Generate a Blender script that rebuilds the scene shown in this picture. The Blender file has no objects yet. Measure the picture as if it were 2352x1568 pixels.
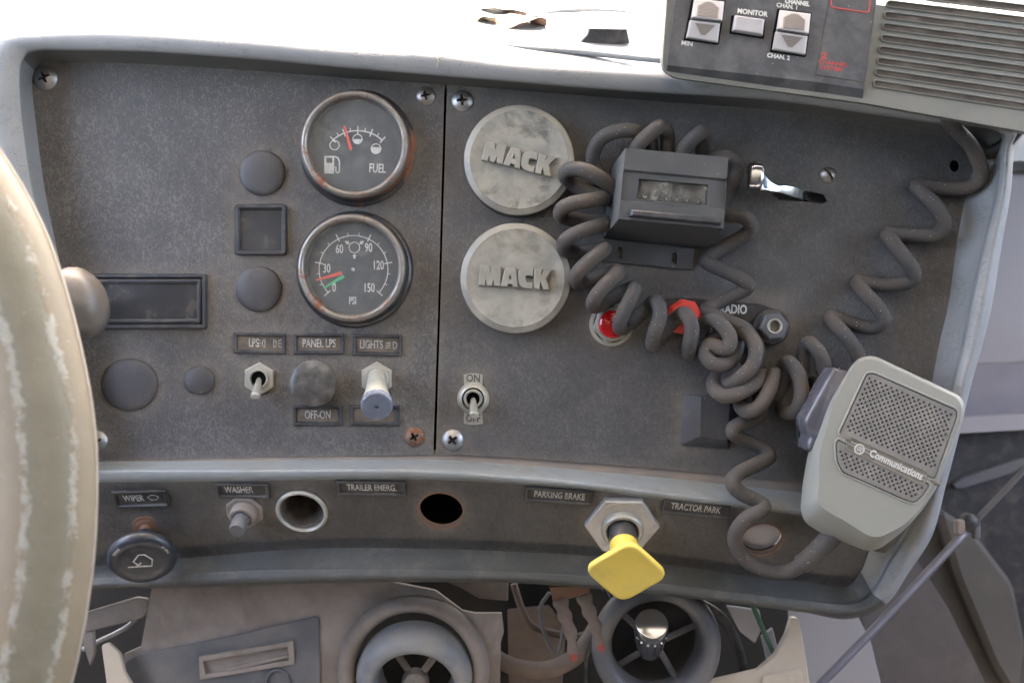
import bpy, math, random
from mathutils import Vector, Matrix, Euler
from mathutils.geometry import delaunay_2d_cdt
random.seed(7)
R = math.radians
sc = bpy.context.scene
col = sc.collection

# ---------------------------------------------------------------- frame, camera, light
S = 0.00022                     # metres per model unit
DP = 2272.7                     # distance lens to instrument panel, in model units
TILT = 35.0                     # the instrument panel leans back by this much
F3 = Matrix.Rotation(R(90 - TILT), 3, 'X')
ORG = Vector((0, 0, 1.45))
def WM(loc=(0, 0, 0), rot=None):
    m = F3.to_4x4()
    if rot is not None: m = m @ rot.to_4x4()
    m.translation = ORG + F3 @ (Vector(loc) * S)
    return m

cam_d = bpy.data.cameras.new('camera'); cam = bpy.data.objects.new('camera', cam_d); col.objects.link(cam)
cam.matrix_world = WM((0, 0, DP))
cam_d.sensor_width = 36; cam_d.lens = 36 * DP / 2352
cam_d.clip_start = 0.01; cam_d.clip_end = 500
cam_d.dof.use_dof = True; cam_d.dof.focus_distance = (DP - 50) * S; cam_d.dof.aperture_fstop = 7.5
sc.camera = cam

SUN_EL, SUN_AZ = 59.0, -8.0     # ahead of the windscreen, a little to the left
world = bpy.data.worlds.new('World'); sc.world = world; world.use_nodes = True
wn = world.node_tree; wn.nodes.clear()
sky = wn.nodes.new('ShaderNodeTexSky'); sky.sky_type = 'NISHITA'; sky.sun_disc = False
sky.sun_elevation = R(SUN_EL); sky.sun_rotation = R(SUN_AZ); sky.dust_density = 4.0; sky.air_density = 1.0; sky.ozone_density = 0.6
bg = wn.nodes.new('ShaderNodeBackground'); bg.inputs[1].default_value = 0.15
wo = wn.nodes.new('ShaderNodeOutputWorld')
wn.links.new(sky.outputs[0], bg.inputs[0]); wn.links.new(bg.outputs[0], wo.inputs[0])
sd = bpy.data.lights.new('sun', 'SUN'); sd.energy = 2.6; sd.angle = R(0.5); sd.color = (1, .96, .9)
sun = bpy.data.objects.new('sun', sd); col.objects.link(sun)
az = R(SUN_AZ); el = R(SUN_EL)
sun_dir = Vector((math.sin(az) * math.cos(el), math.cos(az) * math.cos(el), math.sin(el)))
sun.rotation_euler = sun_dir.to_track_quat('Z', 'Y').to_euler(); sun.location = (0, 2, 4)
sc.view_settings.view_transform = 'Standard'; sc.view_settings.look = 'None'
sc.view_settings.exposure = 4.5; sc.view_settings.gamma = 1
sc.view_settings.use_white_balance = True; sc.view_settings.white_balance_temperature = 7500; sc.view_settings.white_balance_tint = 10
sc.cycles.use_denoising = True
sc.cycles.max_bounces = 8; sc.cycles.transparent_max_bounces = 12
sc.cycles.sample_clamp_indirect = 6

# ---------------------------------------------------------------- helpers
def P(px, py, z=0.0):
    k = (DP - z) / DP
    return Vector(((px - 1176) * k, (784 - py) * k, z))
def K(z): return (DP - z) / DP

def cr(pts, n, closed=False):
    """Catmull-Rom through a list of vectors, n steps a span"""
    out = []; m = len(pts)
    for i in range(m if closed else m - 1):
        p1 = pts[i]; p2 = pts[(i + 1) % m]
        p0 = pts[i - 1] if (closed or i > 0) else p1 * 2 - p2
        p3 = pts[(i + 2) % m] if (closed or i + 2 < m) else p2 * 2 - p1
        for j in range(n):
            t = j / n
            out.append(0.5 * ((2 * p1) + (p2 - p0) * t + (2 * p0 - 5 * p1 + 4 * p2 - p3) * t * t + (3 * p1 - p0 - 3 * p2 + p3) * t ** 3))
    if not closed: out.append(pts[-1].copy())
    return out

def inpoly(x, y, poly):
    c = False; n = len(poly); j = n - 1
    for i in range(n):
        xi, yi = poly[i][0], poly[i][1]; xj, yj = poly[j][0], poly[j][1]
        if (yi > y) != (yj > y) and x < (xj - xi) * (y - yi) / (yj - yi) + xi: c = not c
        j = i
    return c
def area(poly):
    return sum(poly[i - 1][0] * poly[i][1] - poly[i][0] * poly[i - 1][1] for i in range(len(poly))) / 2
def circ(r, n=24, cx=0, cy=0, ry=None, a0=0):
    ry = r if ry is None else ry
    return [(cx + r * math.cos(a0 + 2 * math.pi * i / n), cy + ry * math.sin(a0 + 2 * math.pi * i / n)) for i in range(n)]
def rrect(x0, y0, x1, y1, r, n=4):
    out = []
    for cx, cy, a in ((x1 - r, y1 - r, 0), (x0 + r, y1 - r, 90), (x0 + r, y0 + r, 180), (x1 - r, y0 + r, 270)):
        for i in range(n + 1):
            t = R(a + 90 * i / n); out.append((cx + r * math.cos(t), cy + r * math.sin(t)))
    return out
def rpoly(poly, r, n=4):
    """round the corners of a polygon"""
    out = []; m = len(poly)
    for i in range(m):
        p = Vector(poly[i][:2]); a = Vector(poly[i - 1][:2]) - p; b = Vector(poly[(i + 1) % m][:2]) - p
        rr = min(r, a.length * .45, b.length * .45)
        s = p + a.normalized() * rr; e = p + b.normalized() * rr
        for j in range(n + 1):
            t = j / n; q = s * (1 - t) ** 2 + p * 2 * t * (1 - t) + e * t * t
            out.append((q.x, q.y))
    return out
def inset(poly, d):
    """move each vertex inward by d (d<0 outward)"""
    if area(poly) < 0: poly = poly[::-1]
    out = []; m = len(poly)
    for i in range(m):
        p = Vector(poly[i][:2]); a = (p - Vector(poly[i - 1][:2])); b = (Vector(poly[(i + 1) % m][:2]) - p)
        if a.length < 1e-6: a = b
        if b.length < 1e-6: b = a
        a.normalize(); b.normalize()
        na = Vector((-a.y, a.x)); nb = Vector((-b.y, b.x)); nn = na + nb
        l = nn.length
        nn = nn / l if l > 1e-4 else na
        s = d / max(.45, nn.dot(na))
        out.append((p.x + nn.x * s, p.y + nn.y * s))
    return out

class MB:
    def __init__(s): s.v = []; s.f = []; s.att = {}
    def add(s, vs, fs, M=None):
        o = len(s.v)
        for v in vs:
            v = Vector(v)
            if M is not None: v = M @ v
            s.v.append(v)
        for f in fs: s.f.append([i + o for i in f])
        return o
    def box(s, c, d, M=None):
        x, y, z = c; a, b, h = d[0] / 2, d[1] / 2, d[2] / 2
        vs = [(x + i * a, y + j * b, z + k * h) for k in (-1, 1) for j in (-1, 1) for i in (-1, 1)]
        s.add(vs, [(0, 2, 3, 1), (4, 5, 7, 6), (0, 1, 5, 4), (2, 6, 7, 3), (0, 4, 6, 2), (1, 3, 7, 5)], M); return s
    def lathe(s, prof, n=48, M=None, cap0=False, cap1=True, ry=1.0):
        vs = []; fs = []
        for r, z in prof:
            for i in range(n):
                a = 2 * math.pi * i / n; vs.append((r * math.cos(a), r * ry * math.sin(a), z))
        for k in range(len(prof) - 1):
            for i in range(n):
                j = (i + 1) % n; fs.append((k * n + i, k * n + j, (k + 1) * n + j, (k + 1) * n + i))
        if cap1: fs.append([(len(prof) - 1) * n + i for i in range(n)])
        if cap0: fs.append([i for i in range(n)][::-1])
        s.add(vs, fs, M); return s
    def tube(s, pts, r, n=12, caps=True, M=None, flat=1.0, closed=False, up=None):
        pts = [Vector(p) for p in pts]; m = len(pts)
        rr = r if callable(r) else (lambda t: r)
        T = []
        for i in range(m):
            a = pts[i - 1] if (i > 0 or closed) else pts[i]; b = pts[(i + 1) % m] if (i < m - 1 or closed) else pts[i]
            t = (b - a); T.append(t.normalized() if t.length > 0 else Vector((0, 0, 1)))
        u = Vector(up) if up else Vector((0, 0, 1))
        if abs(u.dot(T[0])) > .95: u = Vector((0, 1, 0))
        u = (u - T[0] * u.dot(T[0])).normalized()
        vs = []; fs = []
        for i in range(m):
            u = (u - T[i] * u.dot(T[i])).normalized(); w = T[i].cross(u)
            q = rr(i / max(1, m - 1))
            for k in range(n):
                a = 2 * math.pi * k / n
                vs.append(pts[i] + (u * math.cos(a) * flat + w * math.sin(a)) * q)
        for i in range(m if closed else m - 1):
            i2 = (i + 1) % m
            for k in range(n):
                k2 = (k + 1) % n; fs.append((i * n + k, i * n + k2, i2 * n + k2, i2 * n + k))
        if caps and not closed:
            fs.append([k for k in range(n)][::-1]); fs.append([(m - 1) * n + k for k in range(n)])
        s.add(vs, fs, M); return s
    def prism(s, poly, z0, z1, holes=(), grid=0, bottom=True, bev=0, M=None):
        """solid plate, outline poly, real holes; bev chamfers the top outer edge"""
        poly = [tuple(p[:2]) for p in poly]
        if area(poly) < 0: poly = poly[::-1]
        top = inset(poly, bev) if bev else poly
        loops = [top] + [[tuple(p[:2]) for p in (h if area(h) > 0 else h[::-1])] for h in holes]
        V = []; E = []
        for l in loops:
            o = len(V); V += [Vector(p) for p in l]; E += [(o + i, o + (i + 1) % len(l)) for i in range(len(l))]
        if grid:
            x0 = min(p[0] for p in top); x1 = max(p[0] for p in top); y0 = min(p[1] for p in top); y1 = max(p[1] for p in top)
            y = y0 + grid / 2; row = 0
            while y < y1:
                x = x0 + grid * (.25 + .5 * (row % 2))
                while x < x1:
                    if inpoly(x, y, top) and not any(inpoly(x, y, h) for h in loops[1:]): V.append(Vector((x, y)))
                    x += grid
                y += grid; row += 1
        vo, eo, fo, *_ = delaunay_2d_cdt(V, E, [], 0, 1e-4)
        F = []
        for f in fo:
            c = sum((vo[i] for i in f), Vector((0, 0))) / len(f)
            if inpoly(c.x, c.y, top) and not any(inpoly(c.x, c.y, h) for h in loops[1:]): F.append(list(f))
        s.add([(v.x, v.y, z1) for v in vo], F, M)
        if bottom: s.add([(v.x, v.y, z0) for v in vo], [f[::-1] for f in F], M)
        zb = z1 - bev if bev else z1
        n = len(poly)
        if bev:
            s.add([(p[0], p[1], zb) for p in poly] + [(p[0], p[1], z1) for p in top], [(i, (i + 1) % n, n + (i + 1) % n, n + i) for i in range(n)], M)
        s.add([(p[0], p[1], z0) for p in poly] + [(p[0], p[1], zb) for p in poly], [(i, (i + 1) % n, n + (i + 1) % n, n + i) for i in range(n)], M)
        for l in loops[1:]:
            n = len(l)
            s.add([(p[0], p[1], z0) for p in l] + [(p[0], p[1], z1) for p in l], [(i, n + i, n + (i + 1) % n, (i + 1) % n) for i in range(n)], M)
        return s
    def loft(s, rows, nu=6, nv=4, M=None, closed=False):
        """rows: stations, each a list of points across; smooth both ways"""
        rows = [[Vector(p) for p in r] for r in rows]
        fine = [cr(r, nv) if nv > 1 else r for r in rows]
        m = len(fine[0]); cols = [cr([fine[i][k] for i in range(len(fine))], nu, closed) for k in range(m)]
        n = len(cols[0]); vs = [cols[k][i] for i in range(n) for k in range(m)]
        fs = []
        for i in range(n if closed else n - 1):
            i2 = (i + 1) % n
            for k in range(m - 1): fs.append((i * m + k, i * m + k + 1, i2 * m + k + 1, i2 * m + k))
        s.add(vs, fs, M); return n, m
    def rings(s, loops, cap0=True, cap1=True, M=None):
        n = len(loops[0]); vs = [p for l in loops for p in l]; fs = []
        for k in range(len(loops) - 1):
            for i in range(n): j = (i + 1) % n; fs.append((k * n + i, k * n + j, (k + 1) * n + j, (k + 1) * n + i))
        if cap1: fs.append([(len(loops) - 1) * n + i for i in range(n)])
        if cap0: fs.append([i for i in range(n)][::-1])
        s.add(vs, fs, M); return s
    def build(s, name, mat, parent=None, sharp=35, bevel=0, seg=2, label=None, flipfix=True, loc=None, rot=None):
        me = bpy.data.meshes.new(name)
        me.from_pydata([tuple(v * S) for v in s.v], [], s.f)
        me.validate(clean_customdata=False); me.update()
        if flipfix:
            import bmesh
            bm = bmesh.new(); bm.from_mesh(me)
            bmesh.ops.remove_doubles(bm, verts=bm.verts, dist=1e-7)
            bmesh.ops.recalc_face_normals(bm, faces=bm.faces); bm.to_mesh(me); bm.free()
        me.shade_smooth()
        if sharp < 180: me.set_sharp_from_angle(angle=R(sharp))
        me.materials.append(mat)
        o = bpy.data.objects.new(name, me); col.objects.link(o)
        if parent is not None: o.parent = parent
        if loc is not None or rot is not None:
            m = (rot.to_4x4() if rot is not None else Matrix.Identity(4)); m.translation = Vector(loc or (0, 0, 0)) * S
            o.matrix_local = m
        if label: o['label'] = label
        if bevel:
            b = o.modifiers.new('bevel', 'BEVEL'); b.width = bevel * S; b.segments = seg; b.limit_method = 'ANGLE'; b.angle_limit = R(40)
        return o

def thing(name, label, cat, loc=(0, 0, 0), rot=None, group=None, kind=None):
    o = bpy.data.objects.new(name, None); col.objects.link(o); o.empty_display_size = .01
    o.matrix_world = WM(loc, rot); o['label'] = label
    if cat: o['category'] = cat
    if group: o['group'] = group
    if kind: o['kind'] = kind
    return o
def top(o, name, label, cat, loc=(0, 0, 0), rot=None, group=None, kind=None):
    """a thing that is one mesh"""
    o.matrix_world = WM(loc, rot)
    if label: o['label'] = label
    if cat: o['category'] = cat
    if group: o['group'] = group
    if kind: o['kind'] = kind
    return o
def RZ(a): return Matrix.Rotation(R(a), 3, 'Z')

def text(s, h, mat, parent, x=0, y=0, z=0, rot=0, sx=1.0, bold=0.0, ext=.6, name='lettering', align='CENTER', shear=0.0, space=1.0):
    c = bpy.data.curves.new(name, 'FONT'); c.body = s; c.align_x = align; c.align_y = 'CENTER'
    c.size = h * 1.42 * S; c.offset = bold * S; c.extrude = ext * S; c.resolution_u = 3; c.shear = shear; c.space_character = space
    t = bpy.data.objects.new('t', c)
    me = bpy.data.meshes.new_from_object(t); bpy.data.objects.remove(t); bpy.data.curves.remove(c)
    me.name = name
    M = Matrix.Translation((x * S, y * S, z * S)) @ Matrix.Rotation(R(rot), 4, 'Z') @ Matrix.Diagonal((sx, 1, 1, 1))
    me.transform(M); me.materials.append(mat)
    o = bpy.data.objects.new(name, me); col.objects.link(o); o.parent = parent
    return o

# ---------------------------------------------------------------- materials
def NT(name):
    m = bpy.data.materials.new(name); m.use_nodes = True
    nt = m.node_tree; nt.nodes.clear()
    out = nt.nodes.new('ShaderNodeOutputMaterial'); b = nt.nodes.new('ShaderNodeBsdfPrincipled')
    nt.links.new(b.outputs[0], out.inputs[0])
    return m, nt, b, out
class G:
    """small node graph helper"""
    def __init__(s, nt, coord='Object'):
        s.nt = nt; s.tc = nt.nodes.new('ShaderNodeTexCoord'); s.co = s.tc.outputs[coord]
    def L(s, a, b): s.nt.links.new(a, b)
    def noise(s, scale, detail=3, rough=.55, dist=0, vec=None, stretch=None):
        n = s.nt.nodes.new('ShaderNodeTexNoise'); n.inputs['Scale'].default_value = scale; n.inputs['Detail'].default_value = detail
        n.inputs['Roughness'].default_value = rough; n.inputs['Distortion'].default_value = dist
        v = vec or s.co
        if stretch:
            mp = s.nt.nodes.new('ShaderNodeMapping'); mp.inputs['Scale'].default_value = stretch; s.L(v, mp.inputs['Vector']); v = mp.outputs[0]
        s.L(v, n.inputs['Vector']); return n.outputs['Fac']
    def voro(s, scale, feature='F1', out='Distance', rnd=1.0):
        n = s.nt.nodes.new('ShaderNodeTexVoronoi'); n.feature = feature; n.inputs['Scale'].default_value = scale
        n.inputs['Randomness'].default_value = rnd
        s.L(s.co, n.inputs['Vector']); return n.outputs[out]
    def ramp(s, x, a, b, lo=0.0, hi=1.0):
        n = s.nt.nodes.new('ShaderNodeMapRange'); n.interpolation_type = 'SMOOTHSTEP'
        s.L(x, n.inputs[0]); n.inputs[1].default_value = a; n.inputs[2].default_value = b; n.inputs[3].default_value = lo; n.inputs[4].default_value = hi
        return n.outputs[0]
    def math(s, op, a, b=0.0):
        n = s.nt.nodes.new('ShaderNodeMath'); n.operation = op
        for i, v in enumerate((a, b)):
            if hasattr(v, 'links'): s.L(v, n.inputs[i])
            else: n.inputs[i].default_value = v
        return n.outputs[0]
    def mix(s, f, a, b):
        n = s.nt.nodes.new('ShaderNodeMix'); n.data_type = 'RGBA'
        if hasattr(f, 'links'): s.L(f, n.inputs[0])
        else: n.inputs[0].default_value = f
        for i, v in ((6, a), (7, b)):
            if hasattr(v, 'links'): s.L(v, n.inputs[i])
            else: n.inputs[i].default_value = (*v, 1)
        return n.outputs[2]
    def bump(s, h, strength, dist):
        n = s.nt.nodes.new('ShaderNodeBump'); n.inputs['Strength'].default_value = strength; n.inputs['Distance'].default_value = dist
        s.L(h, n.inputs['Height']); return n.outputs[0]
    def attr(s, name):
        n = s.nt.nodes.new('ShaderNodeAttribute'); n.attribute_name = name; return n.outputs['Fac']

DUST = (.17, .148, .125)
def M(name, base, rough=.6, metal=0.0, dust=.3, dcol=DUST, dscale=90, var=.25, speck=.0, bump=.15, bscale=900, bdist=.0002, scratch=.0, spec=.5, coat=0.0, stain=0.0, rust=0.0, rscale=120):
    m, nt, b, out = NT(name); g = G(nt)
    dark = tuple(c * (1 - var) for c in base); lite = tuple(min(1, c * (1 + var)) for c in base)
    c = g.mix(g.noise(dscale * .5, 4), dark, lite)
    d = g.ramp(g.noise(dscale, 6, .65, .3), .5 - dust * .25, .85 - dust * .15)
    d = g.math('MULTIPLY', d, min(1, dust * 1.4))
    c = g.mix(d, c, dcol)
    if stain > 0:
        c = g.mix(g.math('MULTIPLY', g.ramp(g.noise(55, 6, .65, .4), .52, .68), stain), c, tuple(x * .35 for x in base))
    if rust > 0:
        rf = g.ramp(g.noise(rscale, 6, .7, .5), .72 - rust * .35, .80 - rust * .3)
        c = g.mix(rf, c, g.mix(g.noise(500, 3), (.10, .035, .018), (.26, .10, .05)))
    if speck > 0:
        v = g.voro(700); w = g.voro(700, out='Color')
        sp = g.math('MULTIPLY', g.ramp(v, .22, .12), g.ramp(g.math('ADD', w, 0), 1 - speck, 1 - speck + .02))
        c = g.mix(sp, c, (.30, .275, .24))
    g.L(c, b.inputs['Base Color'])
    r = g.math('ADD', g.math('MULTIPLY', d, .35), g.math('ADD', rough, -.05))
    r = g.math('ADD', r, g.math('MULTIPLY', g.noise(dscale * 3, 4), .1))
    if rust > 0: r = g.math('MAXIMUM', r, g.math('MULTIPLY', rf, .85))
    g.L(r, b.inputs['Roughness'])
    if metal > 0:
        mm = g.math('MULTIPLY', g.math('SUBTRACT', 1.0, d), metal)
        if rust > 0: mm = g.math('MULTIPLY', mm, g.math('SUBTRACT', 1.0, rf))
        g.L(mm, b.inputs['Metallic'])
    b.inputs['Specular IOR Level'].default_value = spec
    if coat: b.inputs['Coat Weight'].default_value = coat
    if bump > 0:
        g.L(g.bump(g.noise(bscale, 5, .6), bump, bdist), b.inputs['Normal'])
    return m

def panel_mat(name, lines, base=(.050, .050, .057)):
    """grained black plastic, with dust settled in the grain and round the fittings (attribute dust)"""
    m, nt, b, out = NT(name); g = G(nt)
    n1 = g.noise(410, 2.0, .5, .6, stretch=(1.25, .8, 1))
    ridge = g.ramp(g.math('ABSOLUTE', g.math('SUBTRACT', n1, .5)), .06, .02)
    brk = g.ramp(g.noise(300, 2), .36, .5)
    ridge = g.math('MULTIPLY', ridge, brk)
    big = g.noise(16, 5, .6); mid = g.noise(70, 5, .65)
    patch = g.ramp(g.math('ADD', g.math('MULTIPLY', big, .6), g.math('MULTIPLY', mid, .4)), .38, .66)
    c = g.mix(patch, tuple(x * .9 for x in base), tuple(x * 1.15 for x in base))
    d = g.attr('dust')
    d2 = g.math('MULTIPLY', d, g.ramp(g.noise(190, 5, .7), .25, .65, .35, 1))
    c = g.mix(g.math('MULTIPLY', g.math('ADD', patch, .0), .25), c, (.108, .105, .102))
    c = g.mix(g.math('MINIMUM', g.math('MULTIPLY', d2, .75), .9), c, (.168, .148, .130))
    k = g.math('MULTIPLY', ridge, g.math('ADD', g.math('MULTIPLY', patch, .5 * lines), .5 * lines))
    c = g.mix(g.math('MULTIPLY', k, .62), c, (.18, .175, .17))
    v = g.voro(230); w = g.voro(230, out='Color')
    sp = g.math('MULTIPLY', g.ramp(v, .09, .05), g.ramp(w, .90, .91))
    c = g.mix(sp, c, (.6, .54, .45))
    # faint long scratches
    scr = g.ramp(g.noise(60, 2, .5, 0, stretch=(7, .25, 1)), .73, .76, 0, .25)
    c = g.mix(scr, c, (.16, .16, .16))
    g.L(c, b.inputs['Base Color'])
    g.L(g.math('ADD', g.math('MULTIPLY', d2, .3), g.ramp(n1, .3, .7, .5, .66)), b.inputs['Roughness'])
    h = g.math('ADD', g.math('MULTIPLY', ridge, .8), g.math('MULTIPLY', g.noise(1500, 3), .4))
    g.L(g.bump(h, .35 + .4 * lines, .00035), b.inputs['Normal'])
    b.inputs['Specular IOR Level'].default_value = .45
    return m

def leather_mat(name, base=(.215, .225, .24), dust=.35):
    m, nt, b, out = NT(name); g = G(nt)
    wr = g.ramp(g.math('ABSOLUTE', g.math('SUBTRACT', g.noise(190, 2.5, .6, 1.2, stretch=(1, 1.4, 1)), .5)), .0, .035)
    wm = g.ramp(g.noise(60, 3), .4, .6)
    crk = g.math('SUBTRACT', 1.0, g.math('MULTIPLY', g.math('SUBTRACT', 1.0, wr), wm))
    c = g.mix(g.noise(28, 5, .6), tuple(x * .82 for x in base), tuple(x * 1.15 for x in base))
    d = g.ramp(g.noise(75, 6, .7), .45, .8, 0, dust)
    c = g.mix(d, c, (.25, .225, .2))
    c = g.mix(g.math('MULTIPLY', g.math('SUBTRACT', 1.0, crk), .35), c, tuple(x * .4 for x in base))
    v = g.voro(160); w = g.voro(160, out='Color')
    c = g.mix(g.math('MULTIPLY', g.ramp(v, .08, .05), g.ramp(w, .93, .94)), c, (.6, .5, .4))
    g.L(c, b.inputs['Base Color'])
    g.L(g.math('ADD', g.math('MULTIPLY', d, .5), .48), b.inputs['Roughness'])
    h = g.math('ADD', crk, g.math('MULTIPLY', g.noise(900, 4), .35))
    g.L(g.bump(h, .45, .0005), b.inputs['Normal'])
    return m

def glass_mat(name, tint=(.3, .33, .36), haze=.15, rough=.12):
    m, nt, b, out = NT(name); g = G(nt)
    tr = nt.nodes.new('ShaderNodeBsdfTransparent'); mx = nt.nodes.new('ShaderNodeMixShader')
    d = g.ramp(g.noise(150, 6, .72), .3, .8)
    c = g.mix(d, tint, (.34, .33, .30)); g.L(c, b.inputs['Base Color'])
    b.inputs['Roughness'].default_value = rough
    g.L(g.math('ADD', g.math('MULTIPLY', d, haze), haze * .55), mx.inputs[0])
    g.L(tr.outputs[0], mx.inputs[1]); g.L(b.outputs[0], mx.inputs[2]); g.L(mx.outputs[0], out.inputs[0])
    return m

m_panelL = panel_mat('grained panel plastic', 1.0)
m_panelR = panel_mat('smooth panel plastic', .55, (.060, .060, .065))
m_lower = panel_mat('lower panel plastic', .22, (.033, .032, .032))
m_leather = leather_mat('padded grey vinyl')
m_lip_shade = leather_mat('lower vinyl with painted shade', (.055, .06, .062), .3)  # rim vinyl again, darkened so the lower lip carries its shade in the colour
m_vinyl = M('moulded grey vinyl', (.21, .235, .25), .5, dust=.4, dscale=60, var=.15, speck=.05, bump=.3)
m_black = M('black plastic', (.022, .023, .027), .45, dust=.3, dscale=140, speck=.1)
m_blackd = M('dusty black plastic', (.045, .045, .052), .55, dust=.25, dscale=70, speck=.12, var=.12)
m_frame = M('black bezel plastic', (.030, .034, .042), .4, dust=.3, dscale=200)
m_insert = M('dusty label strip', (.05, .045, .04), .6, dust=1.0, dcol=(.16, .125, .098), dscale=100)
m_insertd = M('dark label strip', (.035, .032, .03), .6, dust=.5, dcol=(.10, .078, .062), dscale=100)
m_dusty = M('dust covered vinyl', (.14, .125, .115), .8, dust=.6, dcol=(.20, .16, .135), dscale=60)
m_socket = M('tarnished socket lining', (.12, .108, .098), .5, .3, dust=.4, rust=.2)
m_screen = M('dark display window', (.035, .038, .045), .22, dust=.25, dscale=60, bump=.03)
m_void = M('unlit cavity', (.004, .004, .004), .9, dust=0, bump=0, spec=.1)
m_white = M('white print', (.62, .62, .61), .6, dust=.35, dcol=(.15, .14, .13), dscale=300, bump=0)
m_white2 = M('worn white print', (.50, .49, .46), .6, dust=.6, dcol=(.13, .115, .10), dscale=420, bump=0)
m_pale = M('bright white print', (.62, .62, .6), .6, dust=.15, bump=0)
m_red = M('red print', (.5, .05, .05), .6, dust=.4, dcol=(.10, .06, .06), dscale=400, bump=0)
m_needle = M('red needle', (.75, .06, .03), .4, dust=.05, bump=0)
m_green = M('green needle', (.03, .42, .19), .4, dust=.05, bump=0)
m_zinc = M('dull zinc', (.35, .35, .36), .42, 1.0, dust=.25, dcol=(.25, .23, .21), dscale=200, bump=.1)
m_zincr = M('rusty zinc', (.34, .31, .30), .45, 1.0, dust=.35, rust=.45, rscale=260, bump=.5)
m_rusts = M('rusty screw steel', (.22, .16, .13), .6, .8, dust=.5, rust=.8, rscale=300, bump=.8)
m_chrome = M('pitted chrome', (.25, .24, .23), .36, .9, dust=.65, dcol=(.15, .12, .10), dscale=140, rust=.56, rscale=95, bump=.35)
m_flange = M('rusting black steel flange', (.035, .035, .038), .35, .3, dust=.3, rust=.6, rscale=60, bump=.3)
m_flange2 = M('black steel flange', (.035, .035, .038), .3, .3, dust=.25, rust=.2, rscale=90, bump=.25)
m_bright = M('polished steel', (.62, .63, .66), .2, 1.0, dust=.06, bump=.15, bscale=250)
m_nickel = M('worn nickel', (.37, .37, .34), .4, .6, dust=.55, dcol=(.30, .28, .24), dscale=220, bump=.15)
m_dial = M('dial black', (.022, .027, .034), .6, dust=.25, dcol=(.05, .055, .06), dscale=110, bump=0)
m_glass = glass_mat('dusty gauge glass')
m_cap = M('dull cast metal', (.20, .202, .188), .55, .15, dust=.9, dcol=(.31, .295, .255), dscale=110, var=.32, stain=.75, speck=.06, bump=.35, bscale=420)
m_cap2 = M('dull stained metal', (.21, .21, .195), .55, .15, dust=.9, dcol=(.32, .305, .265), dscale=82, var=.28, stain=.45, speck=.06, bump=.35, bscale=420)
m_hood_shade = M('smooth hood underside with painted shadow', (.085, .088, .09), .6, dust=.25, dscale=40, bump=.1)  # shadow under the hood put into the colour of this strip
m_capedge = M('brushed cap edge', (.25, .25, .235), .42, .5, dust=.5, dcol=(.36, .32, .27), dscale=90, bump=.2)
m_capdark = M('cap side', (.05, .05, .053), .4, .2, dust=.3, dscale=120)
m_cord = M('grey rubber cord', (.056, .054, .055), .68, dust=.55, dcol=(.115, .09, .074), dscale=45, spec=.3, speck=.30, bump=.25, bscale=1200)
m_box = M('counter case plastic', (.052, .056, .062), .5, dust=.15, dscale=90, speck=.12, bump=.12)
m_miconly = M('grey green mic plastic', (.255, .258, .235), .42, dust=.3, dcol=(.24, .215, .18), dscale=40, var=.08, speck=.03, bump=.1)
m_grille = M('mic grille plastic', (.175, .165, .155), .5, dust=.4, dcol=(.26, .23, .2), dscale=120, bump=.2)
m_badge = M('mic badge strip', (.12, .105, .085), .5, dust=.6, dcol=(.2, .17, .13), dscale=150)
m_purple = M('translucent violet grey button', (.07, .069, .085), .22, dust=.2, dcol=(.3, .28, .27), dscale=90, bump=.05)
m_radio = M('radio case plastic', (.135, .14, .13), .48, dust=.35, dcol=(.21, .18, .155), dscale=40, speck=.06, bump=.3, bscale=1600)
m_radiob = M('radio face plate', (.040, .043, .052), .45, dust=.6, dcol=(.115, .115, .12), dscale=85, speck=.14, var=.3)
m_slot = M('grille slot floor', (.045, .034, .028), .8, dust=.5, dscale=60)
m_btn = M('silver grey button', (.36, .35, .37), .4, dust=.25, dcol=(.4, .36, .33), dscale=120, bump=.1)
m_rib = M('ribbed insert', (.20, .175, .165), .6, dust=.4, bump=.1)
m_yellow = M('yellow plastic', (.66, .49, .085), .42, dust=.42, dcol=(.36, .29, .12), dscale=45, var=.1, speck=.02, bump=.1, bscale=250)
m_lens = M('red lamp lens', (.42, .008, .012), .12, dust=.05, bump=0, coat=.6)
m_redp = M('faded red plastic', (.55, .055, .045), .35, dust=.12, bump=.1)
m_blue = M('bluish lever tip', (.13, .155, .215), .2, dust=.25, dcol=(.35, .35, .34), dscale=170, bump=.05, speck=.1)
m_tan = M('bleached brown plastic', (.225, .195, .178), .65, dust=.8, dcol=(.14, .118, .105), dscale=28, var=.28, bump=.3)
m_tanlight = M('pale torn plastic', (.42, .37, .31), .6, dust=.4, dcol=(.3, .24, .19), dscale=50)
m_bluegrey = M('sooty blue grey plastic', (.078, .084, .096), .5, dust=.5, dcol=(.18, .155, .14), dscale=30, var=.3)
m_duct = M('duct black', (.012, .011, .010), .7, dust=.15, dcol=(.05,.04,.034))
m_ball = M('pale blue grey vent ball', (.15, .165, .19), .45, dust=.6, dcol=(.26, .24, .22), dscale=40, var=.35)
m_floor = M('black floor mat', (.018, .017, .017), .8, dust=0, bump=0)
m_lilac = M('lilac grey door trim', (.30, .295, .325), .55, dust=.2, var=.06, dscale=10, bump=.1)
m_dkgrey = M('dark door trim', (.10, .10, .115), .6, dust=.3, dscale=12)
m_darkbrown = M('dark seat vinyl', (.045, .040, .038), .6, dust=.4, dscale=12)
m_seatgrey = M('grey seat vinyl', (.075, .07, .068), .6, dust=.4, dscale=12)
m_rustpipe = M('copper coloured rust', (.20, .105, .07), .7, .2, dust=.3, dscale=150)
m_wire = M('green wire', (.03, .09, .06), .5, dust=.2)
m_wirered = M('red wire end', (.28, .05, .035), .5, dust=.1)
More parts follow.
